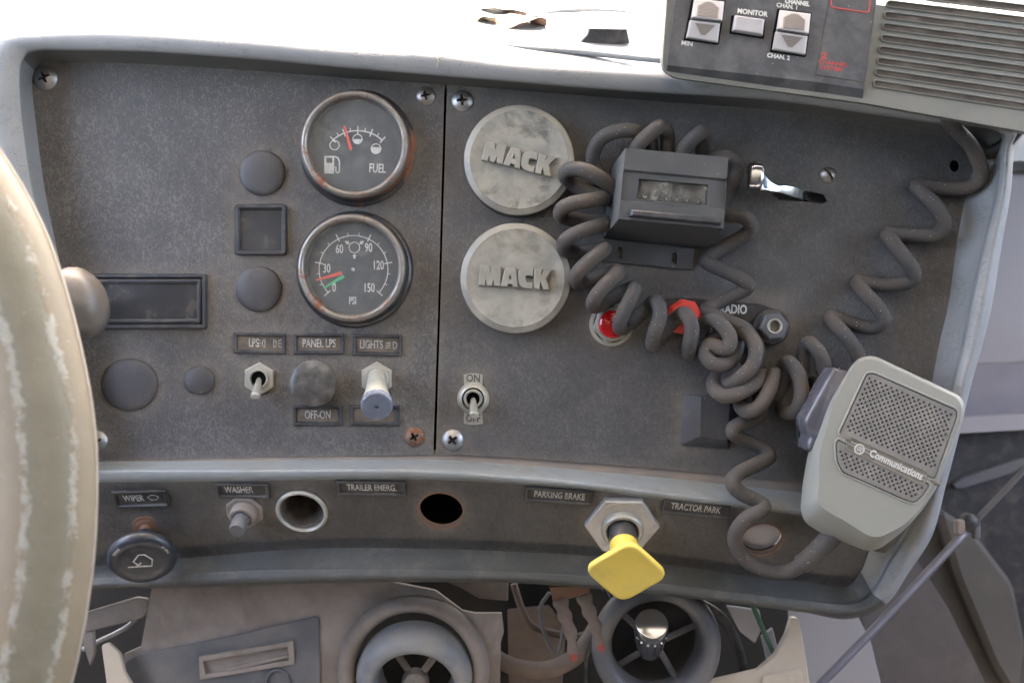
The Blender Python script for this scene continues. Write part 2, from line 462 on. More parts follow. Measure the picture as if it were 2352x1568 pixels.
m_sheath = M('brown wire sheath', (.15, .11, .095), .8, dust=.6, dscale=200, bump=.8, bscale=500)
m_foam = M('torn dash foam', (.55, .46, .33), .9, dust=.5, dcol=(.2, .13, .09), dscale=200, bump=.8)
m_ground = M('dry ground', (.22, .20, .17), .9, dust=.4, dscale=.5)
m_slat = m_vinyl
# ---------------------------------------------------------------- the dashboard
ex = Vector((math.cos(R(4)), -math.sin(R(4)), 0)); dn = Vector((-math.sin(R(4)), -math.cos(R(4)), 0))
LN = Vector((0, 0, 1)) * math.cos(R(30)) + dn * math.sin(R(30)); ey = LN.cross(ex)
LO = P(1176, 1107, 85)
LR = Matrix((ex, ey, LN)).transposed()
CAMP = Vector((0, 0, DP))
def LP(px, py, h=0):
    """point of the lower panel seen at this place, h above the panel"""
    d = P(px, py, 0) - CAMP
    t = (h - (CAMP - LO).dot(LN)) / d.dot(LN)
    return CAMP + d * t
def LQ(px, py, h=0):
    q = LP(px, py, h) - LO; return (q.dot(ex), q.dot(ey))
BACK = Vector((0, math.cos(R(90 - TILT)), -math.sin(R(90 - TILT))))   # level, away from the driver
UPW = Vector((0, math.sin(R(90 - TILT)), math.cos(R(90 - TILT))))      # true up

dash = thing('dashboard', 'long grey padded truck dashboard with a raised rim around its instrument panels', 'dashboard')
def cz(px, py): return LP(px, py).z
st = [((218,1056,0),(205,1056,60),(196,1056,88),(120,1056,95),(60,1056,-60)),
 ((170,760,0),(150,760,60),(140,760,88),(55,760,95),(0,760,-60)),
 ((130,560,0),(105,560,60),(97,560,88),(10,560,95),(-60,560,-60)),
 ((104,430,0),(75,430,60),(66,430,88),(-25,430,95),(-90,430,-60)),
 ((84,280,0),(54,280,62),(44,280,90),(-45,280,97),(-110,280,-40)),
 ((76,205,0),(48,187,65),(39,182,92),(-35,150,100),(-100,130,-20)),
 ((82,165,0),(56,140,66),(47,133,94),(-12,100,102),(-60,70,0)),
 ((108,144,0),(86,120,68),(80,113,95),(35,82,104),(10,50,30))]
for x, a, b, c, d in ((180,145,119,113,80),(333,149,122,116,83),(588,165,139,133,101),(788,180,158,152,119),(1001,194,176,170,131),
    (1176,207,190,184,152),(1343,221,204,198,163),(1509,234,216,210,174),(1764,253,232,226,196),(2000,281,264,258,226),(2140,302,284,278,250)):
    q = P(x, d, 102); q2 = q + BACK * 45 + UPW * 8
    k = DP / (DP - q2.z)
    st.append(((x,a,0),(x,b,66),(x,c,92),(x,d,102),(q2.x * k + 1176, 784 - q2.y * k, q2.z)))
ntop0 = 8; ntop1 = len(st)
st += [((2226,325,0),(2284,303,62),(2296,297,90),(2322,285,95),(2350,270,0)),
 ((2238,375,0),(2288,352,60),(2300,350,90),(2321,345,92),(2330,345,-60)),
 ((2216,441,0),(2281,441,60),(2293,441,90),(2314,441,92),(2322,441,-60)),
 ((2195,551,0),(2254,551,60),(2267,551,90),(2295,551,92),(2303,551,-60)),
 ((2177,689,0),(2225,689,60),(2237,689,90),(2273,689,92),(2281,689,-60)),
 ((2154,789,0),(2205,789,60),(2218,789,90),(2251,789,92),(2258,789,-60)),
 ((2137,880,0),(2182,880,60),(2195,880,90),(2226,880,92),(2232,880,-60)),
 ((2112,1000,0),(2155,1000,58),(2167,1000,86),(2196,1003,90),(2202,1003,-80)),
 ((2080,1110,0),(2122,1112,50),(2134,1114,76),(2166,1118,78),(2172,1118,-120)),
 ((2035,1200,0),(2080,1212,36),(2092,1218,58),(2136,1226,58),(2142,1228,-140)),
 ((1998,1262,cz(1998,1262)),(2036,1288,20),(2047,1296,38),(2084,1306,38),(2090,1310,-150)),
 ((1977,1312,cz(1977,1312)),(1999,1352,5),(2006,1364,22),(2030,1382,20),(2034,1388,-160)),
 ((1937,1349,cz(1937,1349)),(1950,1380,-2),(1953,1390,16),(1950,1413,6),(1948,1421,-160))]
for x, a, b, c, d in ((1850,1336,1371,1382,1404),(1764,1329,1361,1373,1393),(1580,1302,1338,1351,1371),(1376,1278,1316,1329,1350),(1176,1266,1304,1317,1336),
    (950,1259,1299,1312,1334),(755,1258,1299,1311,1335),(588,1267,1302,1314,1342),(407,1283,1311,1323,1347),(214,1300,1321,1333,1352),(40,1318,1330,1343,1360)):
    z = cz(x, a)
    st.append(((x,a,z),(x,b,z+38),(x,c,z+50),(x,d,z+36),(x,d+2,z-110)))
mb = MB()
SP = len(st) - 13
mb.loft([[P(*p) for p in s] for s in st], 8, 5)
rest = MB(); rest.v = mb.v; per = len(mb.f) // ((len(st) - 1) * 8)
rest.f = mb.f[SP * 8 * per:]; mb.f = mb.f[:SP * 8 * per]
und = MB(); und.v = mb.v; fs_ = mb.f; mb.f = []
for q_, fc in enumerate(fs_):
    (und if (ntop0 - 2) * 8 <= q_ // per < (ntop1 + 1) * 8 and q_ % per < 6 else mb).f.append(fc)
def used(m):
    ids = sorted({i for f in m.f for i in f}); mp = {i: k for k, i in enumerate(ids)}
    m.v = [m.v[i] for i in ids]; m.f = [[mp[i] for i in f] for f in m.f]; return m
used(rest); used(und); used(mb)
und.build('shaded_hood_underside', m_hood_shade, dash, sharp=180)
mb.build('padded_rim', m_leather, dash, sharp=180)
rest.build('lower_lip', m_lip_shade, dash, sharp=180)

# ledge between the instrument panels and the lower switch row
led = []
for x, a, b, c, d in ((150,1057,1061,1081,1109),(400,1051,1059,1081,1107),(588,1045,1057,1081,1104),(800,1044,1055,1080,1101),(1000,1047,1055,1083,1102),
    (1176,1056,1066,1095,1111),(1343,1068,1080,1110,1124),(1510,1082,1095,1130,1146),(1676,1097,1113,1149,1164),(1764,1106,1122,1160,1174),(1900,1121,1139,1178,1192),(2075,1142,1160,1202,1216)):
    z = cz(x, d)
    led.append([P(x,a-14,-1),P(x,a,1),P(x,(a+b)/2,3),P(x,b,7),P(x,b*.6+c*.4,z*.55),P(x,c-3,z+11),P(x,c,z+16),P(x,c+4,z+17),P(x,(c+d)/2+3,z+13),P(x,d,z-1),P(x,d+3,z-25)])
mb = MB(); mb.loft([r[:4] for r in led], 8, 3); mb.build('ledge_gutter', m_dusty, dash, sharp=180)
mb = MB(); mb.loft([r[3:] for r in led], 8, 3); mb.build('ledge', m_vinyl, dash, sharp=180)

# lower switch row plate with its three holes
low = [(60,1100),(400,1102),(588,1099),(1000,1097),(1176,1106),(1343,1119),(1510,1141),(1676,1159),(1764,1169),(1900,1187),(2080,1213),
       (2040,1262),(1985,1330),(1940,1353),(1850,1341),(1764,1334),(1580,1307),(1376,1283),(1176,1271),(950,1264),(755,1263),(588,1272),(407,1288),(60,1318)]
lowp = [LQ(*p) for p in low]
def LC(px, py, r, n=28, k=1.0):
    q = LQ(px, py); return circ(r * K(LP(px, py).z) * k, n, q[0], q[1])
holes = [LC(694,1172,47), LC(1013,1172,50), LC(1750,1238,45)]
mb = MB(); mb.prism(lowp, -5, 0, holes, grid=14)
lowo = mb.build('lower_panel', m_lower, dash, loc=LO, rot=LR)
mb = MB(); q = LQ(1013,1172); kk = K(LP(1013,1172).z)
mb.lathe([(r * kk, z) for r, z in ((50,-3),(54,-1),(55,1.5),(51,1.5),(50,-12))], 32, cap1=False)
mb.build('rusty_hole_edge', m_rustpipe, dash, loc=LO + ex*q[0] + ey*q[1], rot=LR)
mb = MB(); q = LQ(1750,1238); kk = K(LP(1750,1238).z)
mb.lathe([(r * kk, z) for r, z in ((45,-3),(49,-1),(49.5,1.5),(46,1.5),(45,-12))], 32, cap1=False)
mb.build('rusty_hole_edge', m_rustpipe, dash, loc=LO + ex*q[0] + ey*q[1], rot=LR)
mb = MB(); mb.lathe([(46,-24),(46,-20)], 28, cap0=True); mb.build('recessed_plug', m_lilac, dash, loc=LO + ex*q[0] + ey*q[1], rot=LR)
mb = MB(); mb.prism([(570,318),(760,318),(760,372),(570,372)], -30, -26); mb.build('lever_guide', m_blackd, dash)
# near black sheets painting the dark empty space behind the plates
mb = MB(); mb.prism([(-1080, 640), (1110, 520), (1000, -345), (-1000, -265)], -42, -38); mb.build('void_sheet', m_void, dash)
mb = MB(); mb.prism([LQ(60,1110), LQ(1500,1140), LQ(1600,1300), LQ(60,1318)], -150, -140); mb.build('void_sheet', m_void, dash, loc=LO, rot=LR)

# top deck, level, running to the windscreen
rows = []
for s in st[ntop0 - 1:ntop1 + 1]:
    q = P(*s[4]) - BACK * 12 - UPW * 2
    if s is st[ntop1]: q = q
    rows.append([q, q + BACK * 120 + UPW * 4, q + BACK * 700 + UPW * 6, q + BACK * 2300])
l = rows[0][0] + Vector((-500, 0, 0)); rows = [[l + (p - rows[0][0]) for p in rows[0]]] + rows
mb = MB(); mb.loft(rows, 4, 5); mb.build('top_deck', m_leather, dash, sharp=180)
# shallow tray moulded in the deck, centre
def deck(px, py, up=0):
    """point on the level deck seen at this place"""
    o = P(1176, 152, 104); d = P(px, py, 0) - CAMP
    t = ((o - CAMP).dot(UPW) + up) / d.dot(UPW); return CAMP + d * t
tr = [deck(*p, 6) for p in ((905,-40),(930,5),(965,45),(1000,82),(1020,91),(1176,108),(1343,120),(1520,138),(1800,158),(2050,180))]
mb = MB(); mb.tube(cr(tr, 6), 9, 10, flat=.8); mb.build('tray_edge', m_leather, dash, sharp=180)
tr = [deck(*p, 8) for p in ((1230,40),(1260,28),(1330,22),(1440,26),(1500,48),(1560,60))]
mb = MB(); mb.tube(cr(tr, 6), 6, 10, flat=.8); mb.build('tray_edge', m_leather, dash, sharp=180)
# cracked seam through the pad with foam showing
mb = MB()
sm = [P(1005,170,90), P(1006,160,96), P(1004,150,101), P(1007,140,104), P(1003,131,104.5)] + [deck(*p, 3) for p in ((1004,118),(1002,106),(998,96),(990,88))]
mb.tube(cr(sm, 3), lambda t: .8 + 2.2 * t * t + 1.0 * math.sin(t * 23) ** 2 * t, 6); mb.build('cracked_seam', m_foam, dash, sharp=180)

# black vent block and torn foam scraps on the deck
q = deck(1392, 92); b = thing('vent_block', 'small black block lying on the sunlit dash top left of the radio', 'vent block', q, Matrix((Vector((1,0,0)), BACK, UPW)).transposed() @ RZ(-3))
mb = MB(); mb.rings([[(x, y, 0) for x, y in rrect(-62,-22,55,26,5)], [(x, y, 16) for x, y in rrect(-46,-18,50,22,5)], [(x, y, 30) for x, y in rrect(-42,-14,46,18,5)]]); mb.build('body', m_black, b)
mb = MB(); mb.box((2, 26, 8), (80, 16, 9)); mb.build('flange', m_black, b, bevel=1.5)
for i, (px, py, w, h, lab) in enumerate(((1130, 34, 110, 26, 'long curled scrap of torn foam on the sunlit dash top by the tray edge'), (1098, 62, 46, 14, 'small pale foam flake on the dash top above the cracked seam'), (1192, 66, 66, 28, 'rust brown torn scrap nearest the black block on the dash top'))):
    q = deck(px, py, 2); rnd = random.Random(i)
    mb = MB(); rr = []
    for k in range(9):
        t = k / 8 - .5
        rr.append([Vector((t * w * 2 + rnd.uniform(-4, 4), s * h * (1 - (2 * t) ** 2 * .7) * rnd.uniform(.6, 1.3), 8 + 18 * math.cos(3 * t + s) + rnd.uniform(0, 5))) for s in (-1, -.3, .4, 1)])
    rr2 = [[p - Vector((0, 0, 3)) for p in r[::-1]] for r in rr]
    mb.loft([a + b2 for a, b2 in zip(rr, rr2)], 3, 2)
    top(mb.build('foam_scrap', (m_sheath, m_foam, m_rustpipe)[i], None, sharp=60), 'foam_scrap', lab, 'foam scrap', q, Matrix((Vector((1,0,0)), BACK, UPW)).transposed() @ RZ(-38 + 20 * i), group='torn foam scraps')

# ---------------------------------------------------------------- instrument panels
ITEMS = [(105,180,30,0),(978,220,26,0),(1062,232,28,0),(1040,1010,28,0),(953,1003,28,0),(228,1012,26,0),
 (603,398,54,0),(595,663,55,0),(298,882,67,0),(458,872,37,0),(825,343,131,0),(817,619,134,0),(1195,372,126,0),(1188,642,126,0),
 (597,868,40,0),(727,880,56,0),(866,868,38,0),(1087,912,38,0),(1405,745,50,0),(1778,750,40,0),(1735,388,20,0),(1902,402,20,0)]
RECTS = [(537,468,662,590),(190,626,482,757),(534,762,658,815),(673,763,793,815),(808,765,926,820),(672,927,790,978),(802,927,920,978),
 (1064,855,1112,975),(1383,545,1597,622),(1560,903,1690,1032),(1600,686,1800,775)]
def dust_at(px, py, poly):
    d = 1e9
    for x, y, r, _ in ITEMS: d = min(d, max(0, math.hypot(px - x, py - y) - r))
    for x0, y0, x1, y1 in RECTS:
        dx = max(x0 - px, 0, px - x1); dy = max(y0 - py, 0, py - y1); d = min(d, math.hypot(dx, dy))
    e = 1e9
    for i in range(len(poly)):
        a = Vector(poly[i - 1]); b = Vector(poly[i]); p = Vector((px, py)); t = max(0, min(1, (p - a).dot(b - a) / max(1, (b - a).length_squared)))
        e = min(e, (p - a - (b - a) * t).length)
    v = .95 * math.exp(-d / 13) + .12 * math.exp(-d / 50) + .55 * math.exp(-e / 9) + .2 * math.exp(-e / 45)
    if px < 1000: v += .12
    if 480 < px < 960 and 590 < py < 860: v += .22
    return min(1, v)
def panel(name, label, poly, holes, mat, z=4):
    cx = sum(p[0] for p in poly) / len(poly); cy = sum(p[1] for p in poly) / len(poly)
    L = P(cx, cy, z)
    def q(p): v = P(p[0], p[1], z); return (v.x - L.x, v.y - L.y)
    mb = MB(); mb.prism([q(p) for p in poly], -6, 0, [[q(p) for p in h] for h in holes], grid=11)
    o = mb.build(name, mat)
    a = o.data.attributes.new('dust', 'FLOAT', 'POINT'); k = DP / (DP - z)
    a.data.foreach_set('value', [dust_at((v.co.x / S + L.x) * k + 1176, 784 - (v.co.y / S + L.y) * k, poly) for v in o.data.vertices])
    return top(o, name, label, 'instrument panel', L)
polyL = rpoly([(66,140),(300,141),(588,158),(800,174),(1021,190),(1009,620),(995,1044),(588,1050),(200,1062),(165,760),(125,560),(98,430),(76,280)], 8)
polyR = rpoly([(1027,190),(1176,200),(1343,214),(1600,235),(1800,252),(2000,275),(2236,320),(2244,372),(2224,441),(2202,551),(2184,689),(2161,789),(2144,880),(2118,1000),(2080,1130),(1900,1114),(1676,1091),(1510,1076),(1343,1062),(1176,1050),(1001,1042),(1014,620)], 8)
slot = [(1778,432),(1850,438),(1893,446),(1900,462),(1888,470),(1860,464),(1790,460),(1776,450)]
panel('instrument_panel', 'wide black grained left panel holding the fuel and air gauges', polyL, [], m_panelL)
panel('instrument_panel', 'smoother black right panel behind the coiled cord and counter', polyR, [circ(12, 14, 2193, 381, 14), slot], m_panelR)
# give the lower plate its dust too
a = lowo.data.attributes.new('dust', 'FLOAT', 'POINT')
LI = [LQ(694,1172) + (60,), LQ(1013,1172) + (58,), LQ(1750,1238) + (50,), LQ(335,1205) + (28,), LQ(560,1172) + (48,), LQ(1430,1198) + (84,)]
vals = []
for v in lowo.data.vertices:
    x, y = v.co.x / S, v.co.y / S
    d = min(max(0, math.hypot(x - i[0], y - i[1]) - i[2]) for i in LI)
    e = min(((Vector((x, y)) - Vector(lowp[i - 1])) - (Vector(lowp[i]) - Vector(lowp[i - 1])) * max(0, min(1, (Vector((x, y)) - Vector(lowp[i - 1])).dot(Vector(lowp[i]) - Vector(lowp[i - 1])) / (Vector(lowp[i]) - Vector(lowp[i - 1])).length_squared))).length for i in range(len(lowp)))
    vals.append(min(1, .8 * math.exp(-d / 12) + .9 * math.exp(-e / 8) + .18))
a.data.foreach_set('value', vals)

m_recess = M('dark screw recess', (.03, .025, .022), .9, dust=.2, bump=0)  # darker colour for the faces inside the screw recess
# ---------------------------------------------------------------- screws
def screw_mb(r, kind='cross', ang=0, dome=.42):
    mb = MB(); nr = 26; n = 96; vs = [(0, 0, 0)]; fs = []
    ca, sa = math.cos(R(ang)), math.sin(R(ang))
    cur = [0]
    def mask(m): cur[0] = m
    def h(x, y):
        cur[0] = 0
        rr = math.hypot(x, y) / r
        z = r * dome * (1 - rr ** 2.4) + (0.06 * r if rr < 1 else 0)
        u = (x * ca + y * sa) / r; v = (-x * sa + y * ca) / r
        if kind == 'cross':
            m = max(min(1, max(0, (.10 - abs(v)) / .04 + .5)) * min(1, max(0, (.50 - abs(u)) / .1)), min(1, max(0, (.10 - abs(u)) / .04 + .5)) * min(1, max(0, (.50 - abs(v)) / .1)))
            m = max(m, min(1, max(0, (.24 - math.hypot(u, v)) / .06)))
            mask(m); z -= m * r * .5 * (1.1 - rr)
        else:
            mask(min(1, max(0, (.13 - abs(v)) / .04))); z -= cur[0] * r * .28
        return z
    vs = [(0, 0, h(0, 0))]; ms = [cur[0]]
    for k in range(1, nr + 1):
        q = r * k / nr
        for i in range(n):
            a = 2 * math.pi * i / n; x, y = q * math.cos(a), q * math.sin(a); vs.append((x, y, h(x, y))); ms.append(cur[0])
    for i in range(n): fs.append((0, 1 + i, 1 + (i + 1) % n))
    for k in range(nr - 1):
        for i in range(n): j = (i + 1) % n; fs.append((1 + k * n + i, 1 + (k + 1) * n + i, 1 + (k + 1) * n + j, 1 + k * n + j))
    o = len(vs); vs += [(r * math.cos(2 * math.pi * i / n), r * math.sin(2 * math.pi * i / n), -3) for i in range(n)]
    for i in range(n): j = (i + 1) % n; fs.append((1 + (nr - 1) * n + i, o + i, o + j, 1 + (nr - 1) * n + j))
    mb.add(vs, fs); mb.ms = ms + [0] * n; return mb
for px, py, r, ang, kind, mat, lab in (
    (105,180,28,25,'cross',m_zinc,'shiny domed cross head screw in the top left corner of the left panel'),
    (978,221,22,12,'cross',m_zincr,'small brown stained cross head screw right above the fuel gauge'),
    (1062,232,25,5,'cross',m_zinc,'clean domed cross head screw above the upper metal cap'),
    (1040,1010,25,38,'cross',m_zinc,'clean domed cross head screw below the on off toggle'),
    (952,1003,23,30,'cross',m_rusts,'heavily rusted brown cross head screw at the lower right of the left panel'),
    (224,1012,24,20,'cross',m_zinc,'cross head screw half hidden behind the steering wheel rim'),
    (1735,390,19,-52,'slot',m_zinc,'slotted round head screw just above the lever tip'),
    (1902,402,19,-55,'slot',m_zincr,'slotted round head screw to the right of the lever slot')):
    smb = screw_mb(r, kind, ang, .42 if r > 20 else .6)
    o = smb.build('panel_screw', mat, sharp=50, flipfix=False)
    o.data.materials.append(m_recess)
    for p in o.data.polygons:
        if sum(smb.ms[i] for i in p.vertices) / len(p.vertices) > .55: p.material_index = 1
    top(o, 'panel_screw', lab, 'screw', P(px, py, 4.3), group='screws holding the panels')

# ---------------------------------------------------------------- blanking plugs, bezels
for px, py, r, ry, lab in ((603,398,53,52,'round black blanking plug above the square bezel'), (595,664,53,52,'round black blanking plug below the square bezel'),
    (298,883,65,60,'largest round black blanking plug, next to the steering wheel'), (458,873,36,33,'smallest round black blanking plug, left of the first toggle switch')):
    mb = MB(); mb.lathe([(r,0),(r,4),(r*.95,8),(r*.8,11),(r*.5,14),(r*.2,15),(.5,15)], 48, ry=ry / r)
    top(mb.build('blanking_plug', m_blackd, sharp=60), 'blanking_plug', lab, 'plug', P(px, py, 4.3), group='round blanking plugs')

def bezel(name, label, cat, px, py, w, h, ow, hgt, mframe, mscreen, depth=-1, r=6, group=None, tilt=0, plane='U', parts=('frame', 'screen')):
    loc = P(px, py, 4.3) if plane == 'U' else LP(px, py, .4)
    k = K(loc.z); w *= k; h *= k; ow *= k
    if plane == 'L': h /= .87
    t = thing(name, label, cat, loc, (RZ(tilt) if plane == 'U' else LR @ RZ(tilt)), group)
    out = rrect(-w/2,-h/2,w/2,h/2,r); 
    def rr(d): return rrect(-w/2+d,-h/2+d,w/2-d,h/2-d,max(1,r-d*.6))
    mb = MB(); mb.rings([[(x,y,z) for x,y in rr(d)] for d,z in ((0,0),(0,hgt*.6),(ow*.18,hgt),(ow*.6,hgt),(ow*.8,hgt*.75),(ow,hgt*.1),(ow,-.2))], cap0=False, cap1=False)
    mb.build(parts[0], mframe, t, sharp=30)
    mb = MB(); mb.prism(rr(ow-.6), -.1, 1.0); mb.build(parts[1], mscreen, t)
    return t, w, h
bezel('square_bezel', 'empty square black bezel between the two round plugs', 'bezel', 600, 528, 121, 117, 14, 12, m_frame, m_screen, r=9)
t, w, h = bezel('long_bezel', 'long rectangular black bezel with a blank dark window beside the wheel', 'bezel', 330, 692, 294, 127, 13, 13, m_frame, m_blackd, r=4)
def rr_(w, h, d, r): return rrect(-w/2+d,-h/2+d,w/2-d,h/2-d,r)
mb = MB(); mb.rings([[(x,y,z) for x,y in rr_(w,h,d,2)] for d,z in ((13,1),(13.2,9),(15,10),(19,10),(22,8),(23,1.5))], cap0=False, cap1=False); mb.build('inner_frame', m_frame, t, sharp=30)
mb = MB(); mb.prism(rr_(w,h,22.5,2), .5, 2.5); mb.build('window', m_screen, t)

# ---------------------------------------------------------------- legend plates
def legend(px, py, w, h, txt, lab, plane='U', tilt=0, th=17, sx=.62, icon=None, ox=0, mat=None):
    t, w2, h2 = bezel('legend_plate', lab, 'legend plate', px, py, w, h, 9, 7, m_frame if plane == 'U' else m_black, m_insert if plane == 'U' else m_insertd, r=2, group='legend plates over the switches', tilt=tilt, plane=plane, parts=('frame', 'insert'))
    if plane == 'L': th *= 1.12
    if txt: text(txt, th * 1.1, mat or m_white2, t, ox, 0, 1.5, 0, sx, .35, .4)
    if icon == 'lamps':
        mb = MB()
        for s, cx in ((-1, 12), (1, 32)):
            mb.tube([(cx + s * 6 * math.cos(a) * 1.0, 9 * math.sin(a), 1.6) for a in [R(-90 + 18 * i) for i in range(11)]] , .9, 5, closed=True)
            for k in (-1, 0, 1): mb.tube([(cx + s * 10, k * 5, 1.6), (cx + s * 17, k * 9, 1.6)], .8, 4)
        mb.build('lamp_symbol', m_white2, t)
    if icon == 'beam':
        mb = MB(); cx = 36
        mb.tube([(cx + 9 * math.cos(a), 8 * math.sin(a), 1.6) for a in [R(-90 + 18 * i) for i in range(11)]], .9, 5, closed=True)
        for k in range(4): mb.tube([(cx - 5, 6 - 4 * k, 1.6), (cx - 17, 5 - 4 * k, 1.6)], .9, 4)
        mb.build('beam_symbol', m_white2, t)
    if icon == 'wiper':
        mb = MB(); cx = 28
        mb.tube([(cx - 13, 3, 1.6), (cx - 5, 8, 1.6), (cx + 5, 8, 1.6), (cx + 13, 3, 1.6), (cx + 6, -5, 1.6), (cx - 6, -5, 1.6)], .9, 5, closed=True)
        mb.build('wiper_symbol', m_white2, t)
    return t
legend(597, 788, 119, 48, 'LPS', 'black legend plate reading LPS with lamp symbols over the first toggle switch', ox=-14, icon='lamps', tilt=-1)
legend(733, 789, 116, 48, 'PANEL LPS', 'black legend plate reading PANEL LPS over the round black knob')
legend(867, 792, 114, 49, 'LIGHTS', 'black legend plate reading LIGHTS with a beam symbol over the light switch', ox=-14, icon='beam', tilt=-1)
legend(730, 953, 114, 47, 'OFF-ON', 'black legend plate reading OFF-ON below the round black knob')
legend(861, 953, 115, 48, '', 'blank black legend plate behind the tip of the light switch lever')
legend(325, 1143, 128, 42, 'WIPER', 'black legend plate reading WIPER above the wiper knob', 'L', 7, 14, .66, 'wiper', -18)
legend(559, 1124, 122, 36, 'WASHER', 'black legend plate reading WASHER above the stubby washer button', 'L', 4, 14, .66, None, -10)
legend(854, 1119, 160, 36, 'TRAILER EMERG.', 'black legend plate reading TRAILER EMERG. between the two open holes', 'L', 4, 14, .62)
legend(1285, 1137, 160, 36, 'PARKING BRAKE', 'black legend plate reading PARKING BRAKE left of the yellow knob', 'L', 0, 14, .62)
legend(1598, 1166, 156, 36, 'TRACTOR PARK', 'black legend plate reading TRACTOR PARK right of the yellow knob', 'L', -2, 14, .62)

# ---------------------------------------------------------------- gauges
def ring_sym(mb, cx, cy, r, z, w=1.2, n=28): mb.tube([(cx + r * math.cos(2*math.pi*i/n), cy + r * math.sin(2*math.pi*i/n), z) for i in range(n)], w, 5, closed=True)
def gauge(px, py, label, flange, rusty):
    t = thing('pressure_gauge' if 'air' in label else 'fuel_gauge', label, 'gauge', P(px, py, 4.3))
    mb = MB(); mb.lathe([(133,0),(134,4),(131,9),(126,12),(124,20),(121,34)], 72, cap1=False); mb.build('flange', flange, t, sharp=40)
    mb = MB(); mb.lathe([(121,30),(121.5,44),(120,50),(116,54),(112,54.5),(108,52),(106,47),(105,38),(102,28)], 72, cap1=False); mb.build('bezel', rusty, t, sharp=60)
    mb = MB(); mb.lathe([(104,22),(104,24)], 64); mb.build('dial', m_dial, t)
    mb = MB(); mb.lathe([(104.5,38),(104.5,39.5)], 64, cap0=True); mb.build('glass', m_glass, t)
    return t
Z = 25.2
t = gauge(822, 341, 'rusty rimmed fuel gauge with a red needle', m_flange, m_chrome)
u0 = (827 - 822, -(340 - 341))
def D(px, py): return (px - 829, 337 - py)     # dial coordinates from picture
mb = MB(); c = D(832, 386)
arc = [(c[0] + 84 * math.sin(R(a)), c[1] + 84 * math.cos(R(a)), Z) for a in range(-40, 43, 3)]
mb.tube(arc, 1.5, 5, flat=.4)
for i, a in enumerate((-41, -30.5, -21, -10.5, .5, 11.5, 21.5, 32, 42)):
    s = math.sin(R(a)); k = math.cos(R(a)); r0, r1 = ((76, 94) if i % 2 == 0 else (84, 92))
    mb.tube([(c[0] + r0 * s, c[1] + r0 * k, Z), (c[0] + r1 * s, c[1] + r1 * k, Z)], 1.5 if i % 2 == 0 else 1.1, 5, flat=.4)
mb.build('scale_arc', m_white, t)
mb = MB()
x, y = D(780, 335); ring_sym(mb, x, y, 10.5, Z)
x, y = D(832, 321); ring_sym(mb, x, y, 10.5, Z); mb.prism([(x + 10 * math.cos(R(a)), y + 10 * math.sin(R(a))) for a in range(180, 361, 12)], Z - .6, Z + .4)
x, y = D(874, 343); ring_sym(mb, x, y, 11, Z); mb.prism([(x + 10.5 * math.cos(R(a)), y + 10.5 * math.sin(R(a))) for a in range(155, 386, 14)], Z - .6, Z + .4)
mb.build('level_symbols', m_white, t)
x, y = D(768, 379); mb = MB()
mb.prism([(x-11,y-20),(x+11,y-20),(x+11,y+20),(x-11,y+20)], Z-.6, Z+.4, [[(x-7,y+4),(x+7,y+4),(x+7,y+16),(x-7,y+16)]])
mb.tube([(x+12,y-6,Z),(x+15,y-5,Z),(x+15,y-16,Z),(x+19,y-19,Z),(x+23,y-15,Z),(x+23,y+6,Z),(x+20,y+15,Z),(x+12,y+19,Z)], 1.6, 5, flat=.4)
mb.build('pump_symbol', m_white, t)
x, y = D(877, 388); text('FUEL', 20, m_white, t, x, y, Z, -2, .62, .5, .4)
x0, y0 = D(803, 292); x1, y1 = D(818, 346)
mb = MB(); mb.tube([(x0,y0,30),(x1,y1,30)], lambda q: 2.6 + 1.4*q, 6, flat=.35, up=(0,0,1)); mb.build('needle', m_needle, t)

t = gauge(815, 619, 'air pressure gauge marked PSI with red and green needles', m_flange2, m_chrome)
def D(px, py): return (px - 817, 614 - py)
cx, cy = D(818, 616); mb = MB()
mb.tube([(cx + 78 * math.cos(R(a)), cy + 77 * math.sin(R(a)), Z) for a in range(-42, 223, 4)], 1.2, 5, flat=.4)
for i in range(16):
    a = R(222 - i * 264 / 15); r0, r1 = ((71, 89) if i % 3 == 0 else (78, 84))
    mb.tube([(cx + r0 * math.cos(a), cy + r0 * math.sin(a), Z), (cx + r1 * math.cos(a), cy + r1 * math.sin(a), Z)], 1.4 if i % 3 == 0 else 1.0, 5, flat=.4)
mb.build('scale_arc', m_white, t)
for s, px, py in (('30',757,614),('60',786,570),('90',852,567),('120',874,607),('150',853,658),('0',774,657)):
    x, y = D(px, py); text(s, 20, m_white, t, x, y, Z, 0, .62, .3, .4)
x, y = D(816, 687); text('PSI', 17, m_white, t, x, y, Z, 0, .6, .4, .4)
x, y = D(820, 566); mb = MB(); ring_sym(mb, x, y, 12, Z, 1.0)
for a in (35, 145, 270):
    v = Vector((math.cos(R(a)), math.sin(R(a)))); n = Vector((-v.y, v.x)); o = Vector((x, y))
    mb.prism([tuple(o + v*14), tuple(o + v*20 + n*5), tuple(o + v*20 + n*2), tuple(o + v*25 + n*2), tuple(o + v*25 - n*2), tuple(o + v*20 - n*2), tuple(o + v*20 - n*5)], Z-.6, Z+.4)
mb.build('circuit_symbol', m_white, t)
for nm, a, b, m, z in (('needle', (735,640), (792,624), m_needle, 30), ('needle', (751,658), (796,631), m_green, 27)):
    x0, y0 = D(*a); x1, y1 = D(*b); mb = MB(); mb.tube([(x0,y0,z),(x1,y1,z)], lambda q: 2.6 + 1.8*q, 6, flat=.35, up=(0,0,1)); mb.build(nm, m, t, label='red needle' if m is m_needle else 'green needle')
mb = MB(); x, y = D(817, 616); mb.lathe([(4,24),(4,31),(2,33),(.3,33)], 16, M=Matrix.Translation((x,y,0))); mb.build('hub', m_white2, t)

